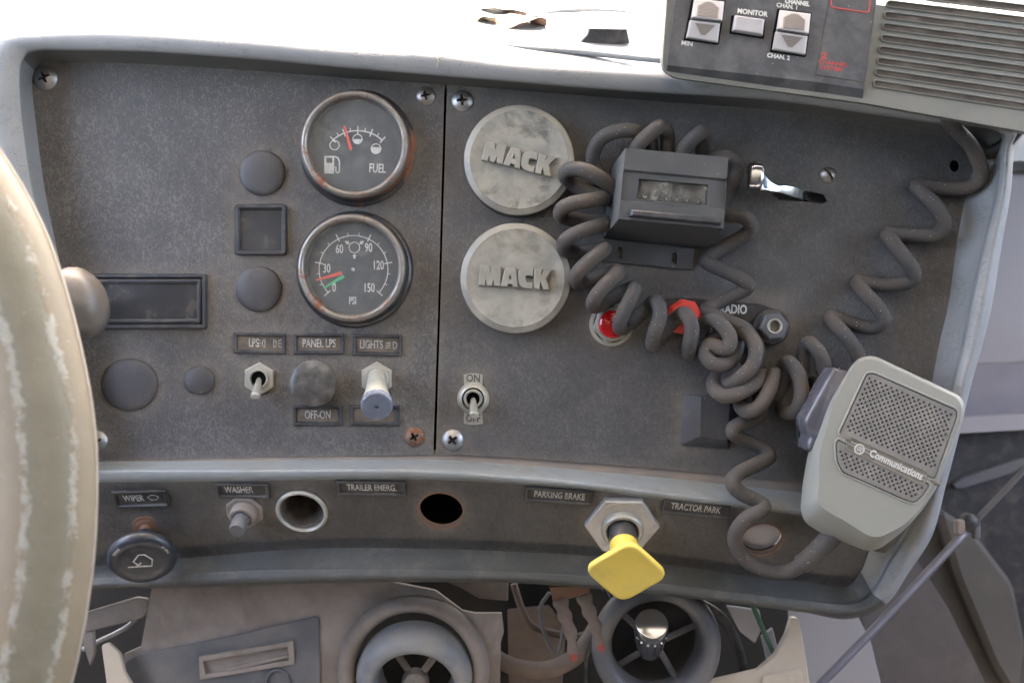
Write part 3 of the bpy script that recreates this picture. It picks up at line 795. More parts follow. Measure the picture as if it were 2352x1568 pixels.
# ---------------------------------------------------------------- metal caps with the maker's name
GM = [[(318,878),(328,608),(440,612),(465,700),(492,612),(605,618),(600,880),(520,882),(511,805),(490,882),(430,882),(407,800),(400,880)],
      [(606,882),(665,628),(800,632),(840,892),(770,892),(760,855),(705,852),(695,888)],
      [(1033,640),(960,626),(900,628),(858,655),(838,705),(834,760),(840,820),(862,868),(905,898),(960,905),(1025,905),(1030,822),(960,824),(937,808),(933,770),(937,742),(960,730),(1033,738)],
      [(1044,640),(1150,645),(1140,712),(1190,648),(1280,648),(1203,770),(1262,915),(1165,912),(1130,820),(1120,910),(1042,905)]]
m_letter = M('rubbed raised letters', (.27, .27, .25), .4, .35, dust=.4, dcol=(.34, .31, .26), dscale=160, bump=.2)
GH = [[], [[(727,710),(745,780),(712,780)]], [], []]
def cap(px, py, rot, label):
    t = thing('gauge_hole_cap', label, 'cap', P(px, py, 4.3), RZ(rot), 'round metal caps with raised lettering')
    mb = MB(); mb.lathe([(125,0),(126,4),(125,16),(124,26)], 72, cap1=False); mb.build('side_band', m_capdark, t, sharp=40)
    mb = MB(); mb.lathe([(124,26),(125,31),(123.5,35),(112,39)], 96, cap1=False); mb.build('edge', m_capedge, t, sharp=20)
    mb = MB(); mb.lathe([(112,39),(110.5,40),(108,39.2),(60,39.2),(1,39.2)], 96); mb.build('face', m_cap if rot < -5 else m_cap2, t, sharp=20)
    for pl, hl in zip(GM, GH):
        f = lambda p: ((p[0] - 800) * .1758 * .97, (765 - p[1]) * .1758 * .97)
        mb = MB(); mb.prism([f(p) for p in pl], 38.5, 51, [[f(p) for p in h] for h in hl], bev=1.3); mb.build('raised_letter', m_letter, t, sharp=25)
    mb = MB(); mb.tube([(86 + 3 * math.cos(a * math.pi / 6), 19 + 3 * math.sin(a * math.pi / 6), 40) for a in range(12)], 1, 5, closed=True); mb.build('registered_mark', m_cap, t)
cap(1192, 374, -11.5, 'upper round grey metal cap with MACK lettering slanting down to the right')
cap(1184, 641, -1.5, 'lower round grey metal cap with level MACK lettering')

# ---------------------------------------------------------------- toggle switches
def axis_rot(d, up=(0, 1, 0)):
    z = Vector(d).normalized(); x = Vector(up).cross(z).normalized(); y = z.cross(x)
    return Matrix((x, y, z)).transposed()
def hexnut(mb, r, hole, z0, z1, a0=0):
    mb.prism(circ(r, 6, a0=R(a0)), z0, z1, [circ(hole, 24)], bev=min(2.5, (z1 - z0) * .3))
def toggle(px, py, rnut, rot, tipx, tipy, tipz, label, washer=False):
    t = thing('toggle_switch', label, 'toggle switch', P(px, py, 4.3), None, 'toggle switches with steel levers')
    mb = MB()
    if washer: mb.lathe([(rnut+1,0),(rnut+2,2),(rnut+1,5),(rnut-3,6),(rnut-4,10),(rnut-9,13),(rnut-10,8)], 40, cap1=False)
    else: hexnut(mb, rnut, rnut*.62, 0, 11, rot)
    mb.build('nut', m_nickel, t, sharp=30)
    mb = MB(); r = rnut * .62
    mb.lathe([(r,2),(r,16),(r-2,19),(r-5,19),(r-6,15),(r-7,6),(1,5)], 40, cap1=False); mb.build('collar', m_nickel, t, sharp=30)
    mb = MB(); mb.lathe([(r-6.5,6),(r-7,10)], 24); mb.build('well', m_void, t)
    q = P(tipx, tipy, tipz) - P(px, py, 4.3); a = Vector((0, 0, 4))
    pts = [a + (q - a) * i / 10 for i in range(11)]
    def rad(u):
        if u < .92: return 6.0 + 6.0 * u
        return 11.4 * math.sqrt(max(.02, 1 - ((u - .9) / .1) ** 2)) if u > .9 else 11
    pts = [a + (q - a) * u for u in (0,.1,.3,.5,.7,.85,.92,.95,.975,.99,1.0)]
    us = [0,.1,.3,.5,.7,.85,.92,.95,.975,.99,1.0]
    mb = MB(); n = 16
    ax = axis_rot(q - a); loops = []
    for u, p in zip(us, pts):
        rr = rad(u); loops.append([p + ax @ Vector((rr * math.cos(2*math.pi*i/n), rr * math.sin(2*math.pi*i/n), 0)) for i in range(n)])
    mb.rings(loops); mb.build('lever', m_nickel, t, sharp=60)
    return t
toggle(597, 869, 38, 28, 586, 914, 58, 'steel toggle switch below the LPS legend plate, its lever pointing down')
t = toggle(1087, 915, 35, 0, 1089, 957, 58, 'steel toggle switch between the engraved ON and OFF tabs', washer=True)
mb = MB(); mb.prism([(-21,28),(21,28),(22,55),(8,58),(-8,58),(-22,55)], 0, 2); mb.prism([(-22,-57),(-8,-60),(8,-60),(22,-57),(21,-30),(-21,-30)], 0, 2); mb.build('tag', m_nickel, t)
text('ON', 17, m_black, t, 0, 46, 2.2, -2, .85, .2, .2); text('OFF', 17, m_black, t, 0, -46, 2.2, -2, .8, .2, .2)

# light switch: long barrel lever with a bluish end
t = thing('light_switch', 'long pale barrel light switch lever with a bluish end under the LIGHTS plate', 'light switch', P(866, 869, 4.3))
mb = MB(); hexnut(mb, 39, 22, 0, 13, 30); mb.build('nut', m_nickel, t)
mb = MB(); mb.lathe([(29,10),(29,17),(26,20),(20,20),(19,10)], 40, cap1=False); mb.build('collar', m_nickel, t, sharp=30)
ax = axis_rot((.13, -.40, .91)); L0 = Vector((0, 6, 10))
mb = MB(); mb.rings([[L0 + ax @ Vector((r*math.cos(2*math.pi*i/32), r*math.sin(2*math.pi*i/32), h)) for i in range(32)] for r, h in ((19,0),(20,20),(24,70),(30,118),(33,134))], cap1=False); mb.build('barrel', M('aged cream barrel', (.34,.35,.32), .4, dust=.5, dcol=(.26,.25,.22), dscale=120, speck=.1), t, sharp=60)
mb = MB(); mb.rings([[L0 + ax @ Vector((r*math.cos(2*math.pi*i/32), r*math.sin(2*math.pi*i/32), h)) for i in range(32)] for r, h in ((33,134),(35,142),(34,149),(31,152),(12,153),(4,152.5),(3.5,148),(.5,148))]); mb.build('end_cap', m_blue, t, sharp=30)

# dimmer knob
t = thing('dimmer_knob', 'round scuffed black knob between the PANEL LPS and OFF-ON plates', 'knob', P(726, 879, 4.3))
mb = MB(); mb.lathe([(20,0),(20,12),(44,14),(50,20),(52,30),(52.5,34)], 56, cap1=False); mb.build('skirt', m_black, t, sharp=40)
mb = MB(); mb.lathe([(52.5,34),(52,37),(50,38.5),(30,39.5),(.5,40)], 56); mb.build('face', M('scuffed knob face', (.045,.043,.043), .3, dust=.5, dcol=(.22,.215,.21), dscale=90, var=.4, speck=.05), t, sharp=50)

# ---------------------------------------------------------------- lower row controls
def LT(name, label, cat, px, py, group=None): return thing(name, label, cat, LP(px, py, .5), LR, group)
t = thing('wiper_knob', 'round black wiper pull knob with a worn wiper symbol', 'knob', LP(335, 1206, .5), axis_rot((.22, -.56, .80)))
mb = MB(); mb.lathe([(30,0),(30,3),(22,5),(22,8),(13,10),(13,40)], 32, cap1=False); mb.build('shaft', m_rustpipe, t, sharp=30)
mb = MB(); mb.lathe([(24,34),(26,60),(34,76),(56,82),(68,88),(74,97),(73,106),(66,114),(54,117),(48,115),(40,114),(.5,114)], 56, cap0=True); mb.build('head', M('worn black knob', (.020,.024,.032), .38, dust=.2, dcol=(.12,.13,.15), dscale=170), t, sharp=60)
mb = MB()
mb.tube([(-18,2,114.5),(-6,22,114.5),(6,22,114.5),(22,6,114.5),(20,-14,114.5),(-6,-12,114.5)], 2, 6, closed=True, flat=.4); mb.tube([(-30,-14,114.5),(20,-14,114.5)], 2, 5, flat=.4); mb.tube([(-12,-14,114.5),(-2,-2,114.5)], 2, 5, flat=.4)
mb.build('wiper_symbol', m_white2, t)
for i, (s, a) in enumerate((('PUSH', 35), ('WIPE', 145))):
    text(s, 9, m_white2, t, 60 * math.cos(R(a)), 60 * math.sin(R(a)), 115.5, a - 90, .8, .2, .3)
t = LT('washer_button', 'stubby dusty grey washer push button under the WASHER plate', 'button', 563, 1172)
mb = MB(); mb.prism(circ(44, 8, a0=R(22)), 0, 8, bev=3); mb.build('nut', m_tan, t)
mb = MB(); mb.lathe([(30,6),(30,26),(27,30),(21,30),(20,27)], 32, cap1=True); mb.build('collar', m_tan, t, sharp=40)
mb = MB(); mb.lathe([(18,24),(18,66),(16,70),(.5,71)], 32); mb.build('plunger', m_bluegrey, t, sharp=40)
t = LT('empty_socket', 'chromed empty round socket right of the washer button', 'socket', 694, 1172)
mb = MB(); mb.lathe([(58,0),(58,3),(57,4),(54,4),(50,3),(48,-6),(45,-60),(43,-95),(20,-100),(.5,-100)], 56, cap1=False); mb.build('tube', m_socket, t, sharp=50)
mb = MB(); mb.lathe([(59,1),(59.5,5),(57,9),(53.5,10),(50.5,7),(50,2)], 56, cap1=False); mb.build('rim', m_nickel, t, sharp=60)

t = LT('parking_brake_knob', 'yellow diamond shaped parking brake pull knob on a short stem', 'knob', 1428, 1200)
mb = MB(); hexnut(mb, 84, 34, 0, 16, 4); mb.lathe([(70,15),(70,17),(44,17.5),(36,17.5)], 48, cap1=False); mb.build('nut', M('dull zinc nut', (.42,.42,.43), .5, .75, dust=.4, dcol=(.27,.25,.23), dscale=90, rust=.2), t)
mb = MB(); mb.lathe([(47,15),(47,30),(43,34),(37,34),(34,28),(33,0)], 48, cap1=False); mb.build('collar', m_nickel, t, sharp=40)
mb = MB(); mb.lathe([(31,0),(31,72),(29,76)], 40); mb.build('boot', m_black, t, sharp=40)
mb = MB(); mb.lathe([(27,60),(31,74),(30,80),(27,110),(27,146)], 40); mb.build('stem', m_yellow, t, sharp=40)
dm = rpoly([(88*1.05,0),(0,88*1.0),(-88*1.05,0),(0,-88*1.0)], 30, 6)
mb = MB(); mb.rings([[(x*k, y*k, z) for x, y in dm] for k, z in ((.55,138),(.9,144),(.99,150),(1.0,157),(.975,162),(.93,163.5),(.85,162.5),(.4,161),(.02,161))]); mb.build('diamond_head', m_yellow, t, sharp=60)
mb = MB(); mb.prism([(2,56),(9,60),(18,58),(24,60),(16,55),(11,50),(6,49),(8,54)], 160, 161.6); mb.build('scuff_mark', M('brown scuff', (.22,.16,.06), .8, dust=.5, dcol=(.45,.35,.09), dscale=300), t)['kind'] = 'stuff'
# ---------------------------------------------------------------- coiled cord
f, t_, b = 96, 62, 26
CORD = [(2175,262,150),(2191,294,120),(2227,331,95),(2251,378,70),(2253,405,52),(2236,426,38),(2194,434,26),(2139,429,24),(2106,428,32),(2122,446,50),(2150,474,62),(2168,505,60),(2165,526,48),(2143,540,34),(2084,538,24),(2039,537,30),
(2052,559,48),(2075,589,62),(2096,620,62),(2094,643,48),(2047,654,28),(1997,651,22),(1969,646,30),(1990,676,50),(2016,706,62),(2029,735,58),(2008,752,38),(1964,746,24),(1929,733,24),(1908,729,34),(1928,755,52),(1952,783,60),(1970,815,52),
(1975,855,34),(1940,880,24),(1897,865,50),(1891,830,66),(1877,803,66),(1858,787,50),(1848,805,30),(1842,860,22),(1800,928,30),(1806,947,56),(1829,940,82),(1841,905,92),(1834,860,84),(1812,832,64),(1797,845,40),(1792,895,28),(1785,905,24),(1781,880,30),
(1777,858,62),(1765,900,90),(1742,935,98),(1716,944,88),(1700,928,60),(1712,900,34),(1740,872,28),(1752,862,44),(1736,880,78),(1694,904,100),(1660,908,98),(1640,890,74),(1646,864,44),(1680,845,30),(1690,850,34),(1667,872,52),(1671,884,72),(1696,870,96),(1726,842,106),(1736,805,104),(1724,775,90),(1700,766,60),
(1668,790,30),(1640,822,26),(1622,800,32),(1632,784,40),(1655,770,34),(1690,772,40),(1690,806,58),(1672,832,86),(1640,836,98),(1621,815,92),(1628,792,92),(1668,800,104),(1675,770,104),(1644,735,92),(1618,742,62),(1596,780,38),(1584,812,62),(1584,790,94),(1589,752,104),(1574,721,92),(1553,731,50),(1523,764,28),(1500,792,58),(1503,766,94),(1516,724,104),(1508,693,90),(1489,704,46),(1453,737,26),(1427,754,56),
(1425,738,92),(1443,695,104),(1457,662,90),(1439,667,46),(1396,690,26),(1367,704,54),(1364,689,90),(1389,655,104),(1420,623,90),(1389,631,44),(1349,646,26),(1325,648,52),(1325,630,88),(1349,603,104),(1387,573,92),(1376,576,46),(1330,580,26),(1298,572,54),(1299,552,88),(1328,534,102),(1378,518,90),(1400,512,44),(1376,510,26),(1326,505,26),(1291,498,50),(1290,480,84),(1316,467,100),(1376,457,94),(1395,455,44),(1363,447,26),(1316,425,28),(1298,403,54),(1309,389,84),(1343,391,100),(1376,408,98),(1399,425,84),
(1425,455,50),(1395,420,26),(1366,383,26),(1363,353,44),(1378,322,66),(1409,304,78),(1449,300,76),(1480,309,58),(1496,335,34),(1490,370,26),(1462,365,50),(1464,336,74),(1496,304,90),(1518,291,84),(1533,307,58),(1533,345,36),(1545,375,28),(1565,360,56),(1574,338,76),(1596,315,86),(1615,303,76),(1620,322,50),(1613,352,32),(1622,385,28),(1640,365,54),(1664,358,60),(1686,368,52),(1693,388,40),(1686,415,32),(1662,450,26),(1640,480,28),(1668,494,48),(1702,496,60),(1722,510,60),(1719,534,48),(1676,561,30),(1634,588,26),(1624,603,36),(1674,627,56),(1710,645,62),(1716,661,52),(1676,682,34),(1634,704,28),(1624,716,36),(1676,740,58),(1706,752,58),(1722,768,40),
(1740,800,20),(1735,870,20),(1748,930,26),(1738,962,44),(1700,973,66),(1682,990,70),(1703,1008,56),(1748,1028,46),(1767,1048,60),(1738,1066,84),(1697,1086,104),(1682,1108,116),(1702,1132,112),(1744,1152,112),(1752,1168,122),(1712,1192,124),(1688,1230,108),(1700,1270,90),(1741,1302,84),(1805,1312,92),(1850,1288,112),(1895,1250,128),(1915,1225,130)]
t = thing('coiled_cord', 'long grey coiled microphone cord draped over the panel and round the counter box', 'cord', P(1620, 640, 60))
o0 = P(1620, 640, 60)
pts = cr([P(*p) - o0 for p in CORD], 6)
n_ = len(pts)
def crad(u):
    i = u * (len(CORD) - 1); k = int(i); z = CORD[min(k, len(CORD) - 1)][2]
    return 16.5
mb = MB(); mb.tube(pts, crad, 14); mb.build('cable', m_cord, t, sharp=180)
mb = MB(); q = [P(*p) - o0 for p in ((1838,1296,108),(1862,1278,116),(1890,1252,127),(1912,1228,130))]
mb.tube(cr(q, 4), lambda u: 20.5 + 2.5 * u, 16); mb.build('strain_relief', m_cord, t, sharp=60)

# black lead curling out from behind the radio
mb = MB(); o1 = P(2290, 335, 40)
mb.tube(cr([P(*p) - o1 for p in ((2345,285,70),(2325,312,70),(2300,338,62),(2265,352,44),(2225,330,34),(2200,300,40),(2195,270,60))], 6), 15, 12)
top(mb.build('speaker_lead', m_black, sharp=180), 'speaker_lead', 'thick black lead curling out below the right end of the radio', 'cable', o1)

# ---------------------------------------------------------------- counter box on its bracket
FZ = 190
Cf = [P(1437,340,FZ), P(1673,362,FZ), P(1662,525,FZ), P(1421,503,FZ)]
Cb = [P(1403,386,12), P(1640,408,12), P(1624,572,12), P(1384,548,12)]
o0 = P(1500, 560, 8)
ct = thing('trip_counter', 'black box shaped mechanical counter on a slotted bracket', 'counter', o0)
def FQ(u, v, h=0):
    a = Cf[0].lerp(Cf[1], u); b2 = Cf[3].lerp(Cf[2], u); p = a.lerp(b2, v)
    nn = (Cf[1] - Cf[0]).cross(Cf[0] - Cf[3]).normalized()
    return p + nn * h - o0
def fq(pts, h): return [FQ(u, v, h) for u, v in pts]
def frame_strip(mb, outer, inner, h0, h1):
    n = len(outer); vs = fq(outer, h0) + fq(inner, h1)
    mb.add(vs, [(i, (i+1) % n, n + (i+1) % n, n + i) for i in range(n)])
sq = [(0,0),(1,0),(1,1),(0,1)]
mb = MB()
vs = [p - o0 for p in Cf] + [p - o0 for p in Cb]
mb.add(vs, [(0,4,5,1),(1,5,6,2),(2,6,7,3),(3,7,4,0),(4,7,6,5)])
# stepped front: upper band proud, middle recessed a little, lower band proud
W = [(.16,.44),(.83,.44),(.83,.73),(.16,.73)]
def cell(u0,v0,u1,v1,h): mb.add(fq([(u0,v0),(u1,v0),(u1,v1),(u0,v1)], h), [(0,1,2,3)])
cell(0,0,1,.30,0); mb.add(fq([(0,.30),(1,.30)],0) + fq([(1,.325),(0,.325)],-7), [(0,1,2,3)])
cell(0,.325,1,.40,-7); cell(0,.40,.16,.69,-7); cell(.83,.40,1,.69,-7); cell(0,.69,1,.72,-7)
mb.add(fq([(0,.72),(1,.72)],-7) + fq([(1,.74),(0,.74)],1), [(0,1,2,3)])
cell(0,.74,1,1,1)
# side fillers of the recess
mb.add([FQ(0,.30,0),FQ(0,.325,-7),FQ(0,.72,-7),FQ(0,.74,1)], [(0,1,2,3)]); mb.add([FQ(1,.30,0),FQ(1,.325,-7),FQ(1,.72,-7),FQ(1,.74,1)], [(0,1,2,3)])
# window well
o = [(.16,.40),(.83,.40),(.83,.69),(.16,.69)]; i_ = [(.165,.41),(.825,.41),(.825,.68),(.165,.68)]
n=4; vs = fq(o,-7) + fq(i_,-22); mb.add(vs, [(k,(k+1)%n,n+(k+1)%n,n+k) for k in range(n)])
mb.build('case', m_box, ct, sharp=20, flipfix=True)
mb = MB(); mb.add(fq(i_, -13), [(0,1,2,3)]); mb.build('window', glass_mat('dusty counter window', (.07,.065,.06), .55), ct)
mb = MB()
rot = math.degrees(math.atan2((Cf[1]-Cf[0]).y, (Cf[1]-Cf[0]).x))
du = (Cf[1]-Cf[0]).length
for k in range(6):
    u = .24 + k * .103; p = FQ(u, .545, -26)
    rm = RZ(rot).to_4x4(); rm.translation = p
    M2 = rm @ Matrix.Rotation(R(90), 4, 'Y')
    mb2 = MB(); mb2.lathe([(1,-11.5),(22,-11.5),(23,-10),(23,10),(22,11.5),(1,11.5)], 28, M=Matrix.Translation((0,0,-12)) @ M2, cap0=True); mb2.build('number_wheel', m_black, ct, sharp=40)
for k in range(6):
    u = .24 + k * .103; p = FQ(u, .60, -18.5)
    text('001171'[k], 19, m_white2, ct, p.x, p.y, p.z, rot, .8, .1, .3, name='digit')
# reset bar in the lower band
mb = MB(); A = [(.10,.885),(.965,.885),(.965,.985),(.10,.985)]; Bq = [(.115,.865),(.965,.865),(.965,.95),(.115,.95)]
mb.rings([fq([(.09,.86),(.965,.86),(.965,.96),(.09,.96)], 1.2), fq([(.105,.865),(.96,.865),(.955,.945),(.11,.945)], 13), fq([(.12,.88),(.95,.88),(.95,.93),(.12,.93)], 15)]); mb.build('reset_bar', m_frame, ct, sharp=20)
# bracket
bz = 8
BR = [P(1384,546,bz), P(1597,572,bz), P(1590,621,bz), P(1383,601,bz)]
q = [((p - o0).x, (p - o0).y) for p in BR]
def slotp(px, py): 
    c = P(px, py, bz) - o0; return [(c.x + 6*math.cos(R(a)), c.y + (8 if 0 < a < 180 else -8) + 6*math.sin(R(a))) for a in (0.01,45,90,135,179.9,180.1,225,270,315,359.9)]
mb = MB(); mb.prism(q, -2, 6, [slotp(1424,581), slotp(1548,594)], bev=1.5); mb.build('bracket', m_box, ct)
mb = MB(); mb.prism([q[0], q[1], (q[1][0]-10, q[1][1]+150), (q[0][0]+10, q[0][1]+130)], -2, 5); mb.build('bracket_plate', m_black, ct)

# ---------------------------------------------------------------- heater lever
t = thing('control_lever', 'bright steel control lever standing in its slot right of the counter', 'lever', P(1850, 448, 0))
o0 = P(1850, 448, 0)
mb = MB()
rows = []
for px, py, z, w, th, roll in ((1856,454,-14,22,5,30),(1840,446,10,24,5,30),(1822,441,28,24,5,30),(1800,436,44,20,5,25),(1786,434,54,16,5,15),(1770,428,62,24,5,5),(1757,418,68,40,5,-5),(1748,410,72,54,5,-10),(1740,408,74,56,5,-12)):
    c = P(px, py, z) - o0; a = R(90 - 10)
    v = Vector((-.15, 1, 0)).normalized(); v = (v * math.cos(R(roll * .6)) + Vector((0, 0, 1)) * math.sin(R(roll * .6))); n = Vector((.3, .1, 1)).normalized()
    rows.append([c + v*w*.5*s1 + n*th*.5*s2 for s1, s2 in ((-1,1),(-.6,1.2),(0,1.3),(.6,1.2),(1,1),(1,-1),(0,-1),(-1,-1),(-1,1))])
mb.loft(rows, 5, 2); mb.build('arm', m_bright, t, sharp=180)
mb = MB(); c = P(1733, 409, 70) - o0
mb.rings([[c + Vector((dx + .1 * yy, yy, zz)) for yy, zz in [(28*math.cos(R(a)), 14 + 20*math.sin(R(a))) for a in range(0, 360, 15)]] for dx in (-15,-12)] + [[c + Vector((dx + .1 * yy, yy, zz)) for yy, zz in [(30*math.cos(R(a)), 14 + 22*math.sin(R(a))) for a in range(0, 360, 15)]] for dx in (-8, 8)] + [[c + Vector((13 + .1*yy, yy, zz)) for yy, zz in [(26*math.cos(R(a)), 14 + 18*math.sin(R(a))) for a in range(0, 360, 15)]]])
mb.build('tip', m_bright, t, sharp=50)

# ---------------------------------------------------------------- lamps and jack on the RADIO plate
t = thing('warning_lamp', 'round red warning lamp in a grey ring behind the coiled cord', 'lamp', P(1404, 745, 4.3))
mb = MB(); mb.lathe([(50,0),(51,4),(49,8),(42,9)], 48, cap1=False); mb.build('washer', m_nickel, t, sharp=40)
mb = MB(); hexnut(mb, 44, 33, 7, 14, 12); mb.build('nut', m_nickel, t)
mb = MB(); mb.lathe([(36,10),(36,24),(34,27),(32,27),(31,20)], 48, cap1=False); mb.build('ring', m_nickel, t, sharp=40)
mb = MB(); mb.lathe([(32,18),(32,34),(30,39),(26,41),(25,38),(20,40),(19,37),(14,39),(13,36),(8,38),(7,35),(.5,36)], 48); mb.build('lens', m_lens, t, sharp=30)
t = thing('red_collar', 'faded red octagonal collar glimpsed behind the coils next to the red lamp', 'collar', P(1568, 728, 12))
mb = MB(); mb.prism(circ(41, 8, a0=R(10)), 0, 34, [circ(21, 24)], bev=8); mb.build('ring', m_redp, t, sharp=30)
mb = MB(); mb.lathe([(21,0),(20.5,14),(10,16),(9,8),(.5,8)], 32); mb.build('centre_post', m_redp, t, sharp=30)
pl = thing('radio_plate', 'dark plate printed RADIO behind the coils', 'legend plate', P(1690, 730, 5))
o0 = P(1690, 730, 5)
q = rpoly([(P(*p,5)-o0)[:2] for p in ((1500,690),(1570,684),(1745,698),(1792,715),(1805,750),(1790,776),(1740,778),(1600,770),(1505,762))], 14)
mb = MB(); mb.prism(q, -1, 5, bev=2); mb.build('plate', m_black, pl)
c = P(1683,711,5)-o0; text('RADIO', 20, m_white, pl, c.x, c.y, 5.2, -2, .72, .9, .4)
c = P(1634,757,5)-o0; text('S.', 15, m_white2, pl, c.x, c.y, 5.2, -4, .7, .6, .4)
t = thing('headphone_jack', 'black hexagonal jack nut at the right end of the RADIO plate', 'jack', P(1768, 750, 10))
mb = MB(); mb.lathe([(42,0),(42,12),(39,16),(24,17)], 40, cap1=False); mb.build('boss', m_black, t, sharp=40)
mb = MB(); mb.prism(circ(33, 6, a0=R(8)), 14, 42, [circ(17, 24)], bev=4); mb.build('nut', m_bluegrey, t)
mb = MB(); mb.lathe([(17.5,30),(17.5,44),(15.5,46),(13,45),(12.5,20),(.5,20)], 32, cap1=False); mb.build('bushing', m_nickel, t, sharp=40)

# raised black block
t = thing('blank_rocker', 'raised square black block below the coils', 'block', P(1622, 965, 4.3))
mb = MB(); mb.rings([[(x, y, z) for x, y in rpoly(pp, 4)] for pp, z in (([(-60,-56),(52,-66),(80,52),(-52,60)],0),([(-60,-56),(52,-66),(76,52),(-52,60)],4),([(-18,-34),(44,-44),(50,52),(-16,56)],22))]); mb.build('cover', m_blackd, t, sharp=25)

# microphone hanger
t = thing('microphone_hanger', 'black clip on the panel behind the microphone', 'hanger', P(1870, 930, 5))
mb = MB(); mb.prism(rpoly([(-50,60),(40,72),(50,-70),(-42,-88)], 8), 0, 14, bev=3); mb.build('base', m_black, t)
mb = MB(); mb.prism(rpoly([(-42,10),(60,20),(60,-60),(-36,-72)], 8), 14, 60, bev=4); mb.build('clip', m_black, t)

# ---------------------------------------------------------------- microphone
o0 = P(2010, 1050, 90)
mic = thing('hand_microphone', 'grey green hand microphone with a perforated grille and violet side button', 'microphone', o0)
SIL = [(1954,841),(1974,820),(2007,816),(2204,908),(2217,930),(2212,965),(2181,1044),(2152,1120),(2118,1172),(2076,1218),(2022,1259),(1993,1266),(1891,1227),(1848,1199),(1838,1171),(1844,1105),(1856,1040),(1878,990),(1905,920)]
SIL = rpoly(SIL, 16, 4)
def ml(k, dx, dy, z, src=SIL, c=(2025,1035)):
    return [P(c[0] + (x - c[0]) * k + dx, c[1] + (y - c[1]) * k + dy, z) - o0 for x, y in src]
def mi(e, x_, z):
    out = []
    for x, y in SIL:
        dd_ = max(0, ((x - 2025) * -.88 + (y - 1035) * .48) / 200)
        k_ = 1 - e - x_ * min(1, dd_ ** 1.3)
        out.append(P(2025 + (x - 2025) * k_, 1035 + (y - 1035) * k_, z) - o0)
    return out
mb = MB(); mb.rings([ml(.86,0,0,92), ml(.95,0,0,100), ml(.985,0,0,116), mi(0,0,138), mi(.002,.02,155), mi(.008,.07,178), mi(.018,.12,195), mi(.028,.155,205), mi(.036,.18,211)], cap1=False)
mb.build('shell', m_miconly, mic, sharp=180)
def mz(pts, z):
    q = [tuple((P(x,y,z)-o0)[:2]) for x, y in pts]
    return q if area(q) > 0 else q[::-1]
zz = 211
UP = rpoly([(1990,857),(2006,856),(2196,940),(2199,953),(2147,1101),(1925,998)], 10)
LW = rpoly([(1919,1018),(1924,1008),(2137,1111),(2118,1140),(2100,1155),(2082,1150),(1934,1084),(1921,1060)], 9)
mb = MB(); q0 = [(p.x, p.y) for p in mi(.036,.18,211)]
mb.prism(q0, 110, 121, [inset(mz(UP, 211), -2), inset(mz(LW, 211), -2)]); mb.build('front_face', m_miconly, mic, sharp=20)
# recess rim
for poly, nm in ((UP,'rim'),(LW,'rim')):
    q = mz(poly, zz); mb = MB(); qa = inset(q, -3); qb = inset(q, -.2)
    loops = [[(x,y,(zz-90)-5) for x,y in inset(q,-7)], [(x,y,(zz-90)+2.4) for x,y in qa], [(x,y,(zz-90)+2.4) for x,y in qb], [(x,y,(zz-90)-3) for x,y in q]]
    mb.rings(loops, cap0=False, cap1=False); mb.build(nm, m_miconly, mic, sharp=30)
# grille plates with real perforations, rows run along the slanted badge
e1 = (Vector((2196,940)) - Vector((2006,856))).normalized(); e2 = Vector((-e1.y, e1.x))
def perf(poly, keepout=None):
    inn = inset([(x, -y) for x, y in poly], 10); inn = [(x, -y) for x, y in inn]
    hs = []; base = Vector((1925, 998))
    for j in range(-30, 30):
        for i in range(-40, 60):
            c = base + e1 * (i * 13.6 + (6.8 if j % 2 else 0)) + e2 * (j * 6.7)
            if not inpoly(c.x, c.y, inn): continue
            if keepout and inpoly(c.x, c.y, keepout): continue
            q = P(c.x, c.y, zz) - o0; hs.append(circ(2.6, 7, q.x, q.y))
    return hs
KO = [(1936,1000),(1945,985),(2160,1085),(2150,1112),(2135,1128),(1928,1030)]
BZ = zz - 90
for poly in (UP, LW):
    mb = MB(); mb.prism(inset(mz(poly, zz), 2.2), BZ - 4, BZ + 1, perf(poly, KO)); mb.build('grille', m_grille, mic, sharp=30)
    mb = MB(); mb.prism(inset(mz(poly, zz), .3), BZ - 7, BZ - 3.6); mb.build('grille_backing', m_void, mic)
# badge
bp = rpoly([(1953,1003),(2129,1084),(2120,1112),(1944,1030)], 4)
mb = MB(); q = mz(bp, zz); mb.rings([[(x,y,BZ-2) for x,y in inset(q,-3)],[(x,y,BZ+3) for x,y in inset(q,-2)],[(x,y,BZ+3) for x,y in inset(q,0)],[(x,y,BZ+1.6) for x,y in inset(q,1)]], cap0=False, cap1=False); mb.build('badge_frame', m_grille, mic, sharp=30)
mb = MB(); mb.prism(inset(q,.5), BZ-2, BZ+1.9); mb.build('badge', m_badge, mic)
for a, c2 in (((1904,985),(1954,1012)),((2124,1098),(2158,1112))):
    mb = MB(); p0 = P(*a, zz) - o0; p1 = P(*c2, zz) - o0; p0.z = BZ - 5; p1.z = BZ + 1.5; mb.tube([p0, p1], 4.5, 8, flat=.6)
    mb.build('badge_bar', m_badge, mic, sharp=60)
ang = -math.degrees(math.atan2(e1.y, e1.x)) - 1.2
c = P(2050,1066,zz)-o0; text('Communications', 15.5, m_pale, mic, c.x+7, c.y-1, BZ+2.1, ang, .80, .3, .4)
c = P(1973,1031,zz)-o0; mb = MB()
ring_sym(mb, c.x, c.y, 10, BZ+2.2, .9); ring_sym(mb, c.x, c.y, 8, BZ+2.2, .4); mb.build('emblem', m_pale, mic)
text('GE', 8.5, m_pale, mic, c.x, c.y, BZ+2.1, ang, .8, .25, .3, name='emblem_letters', shear=.3)
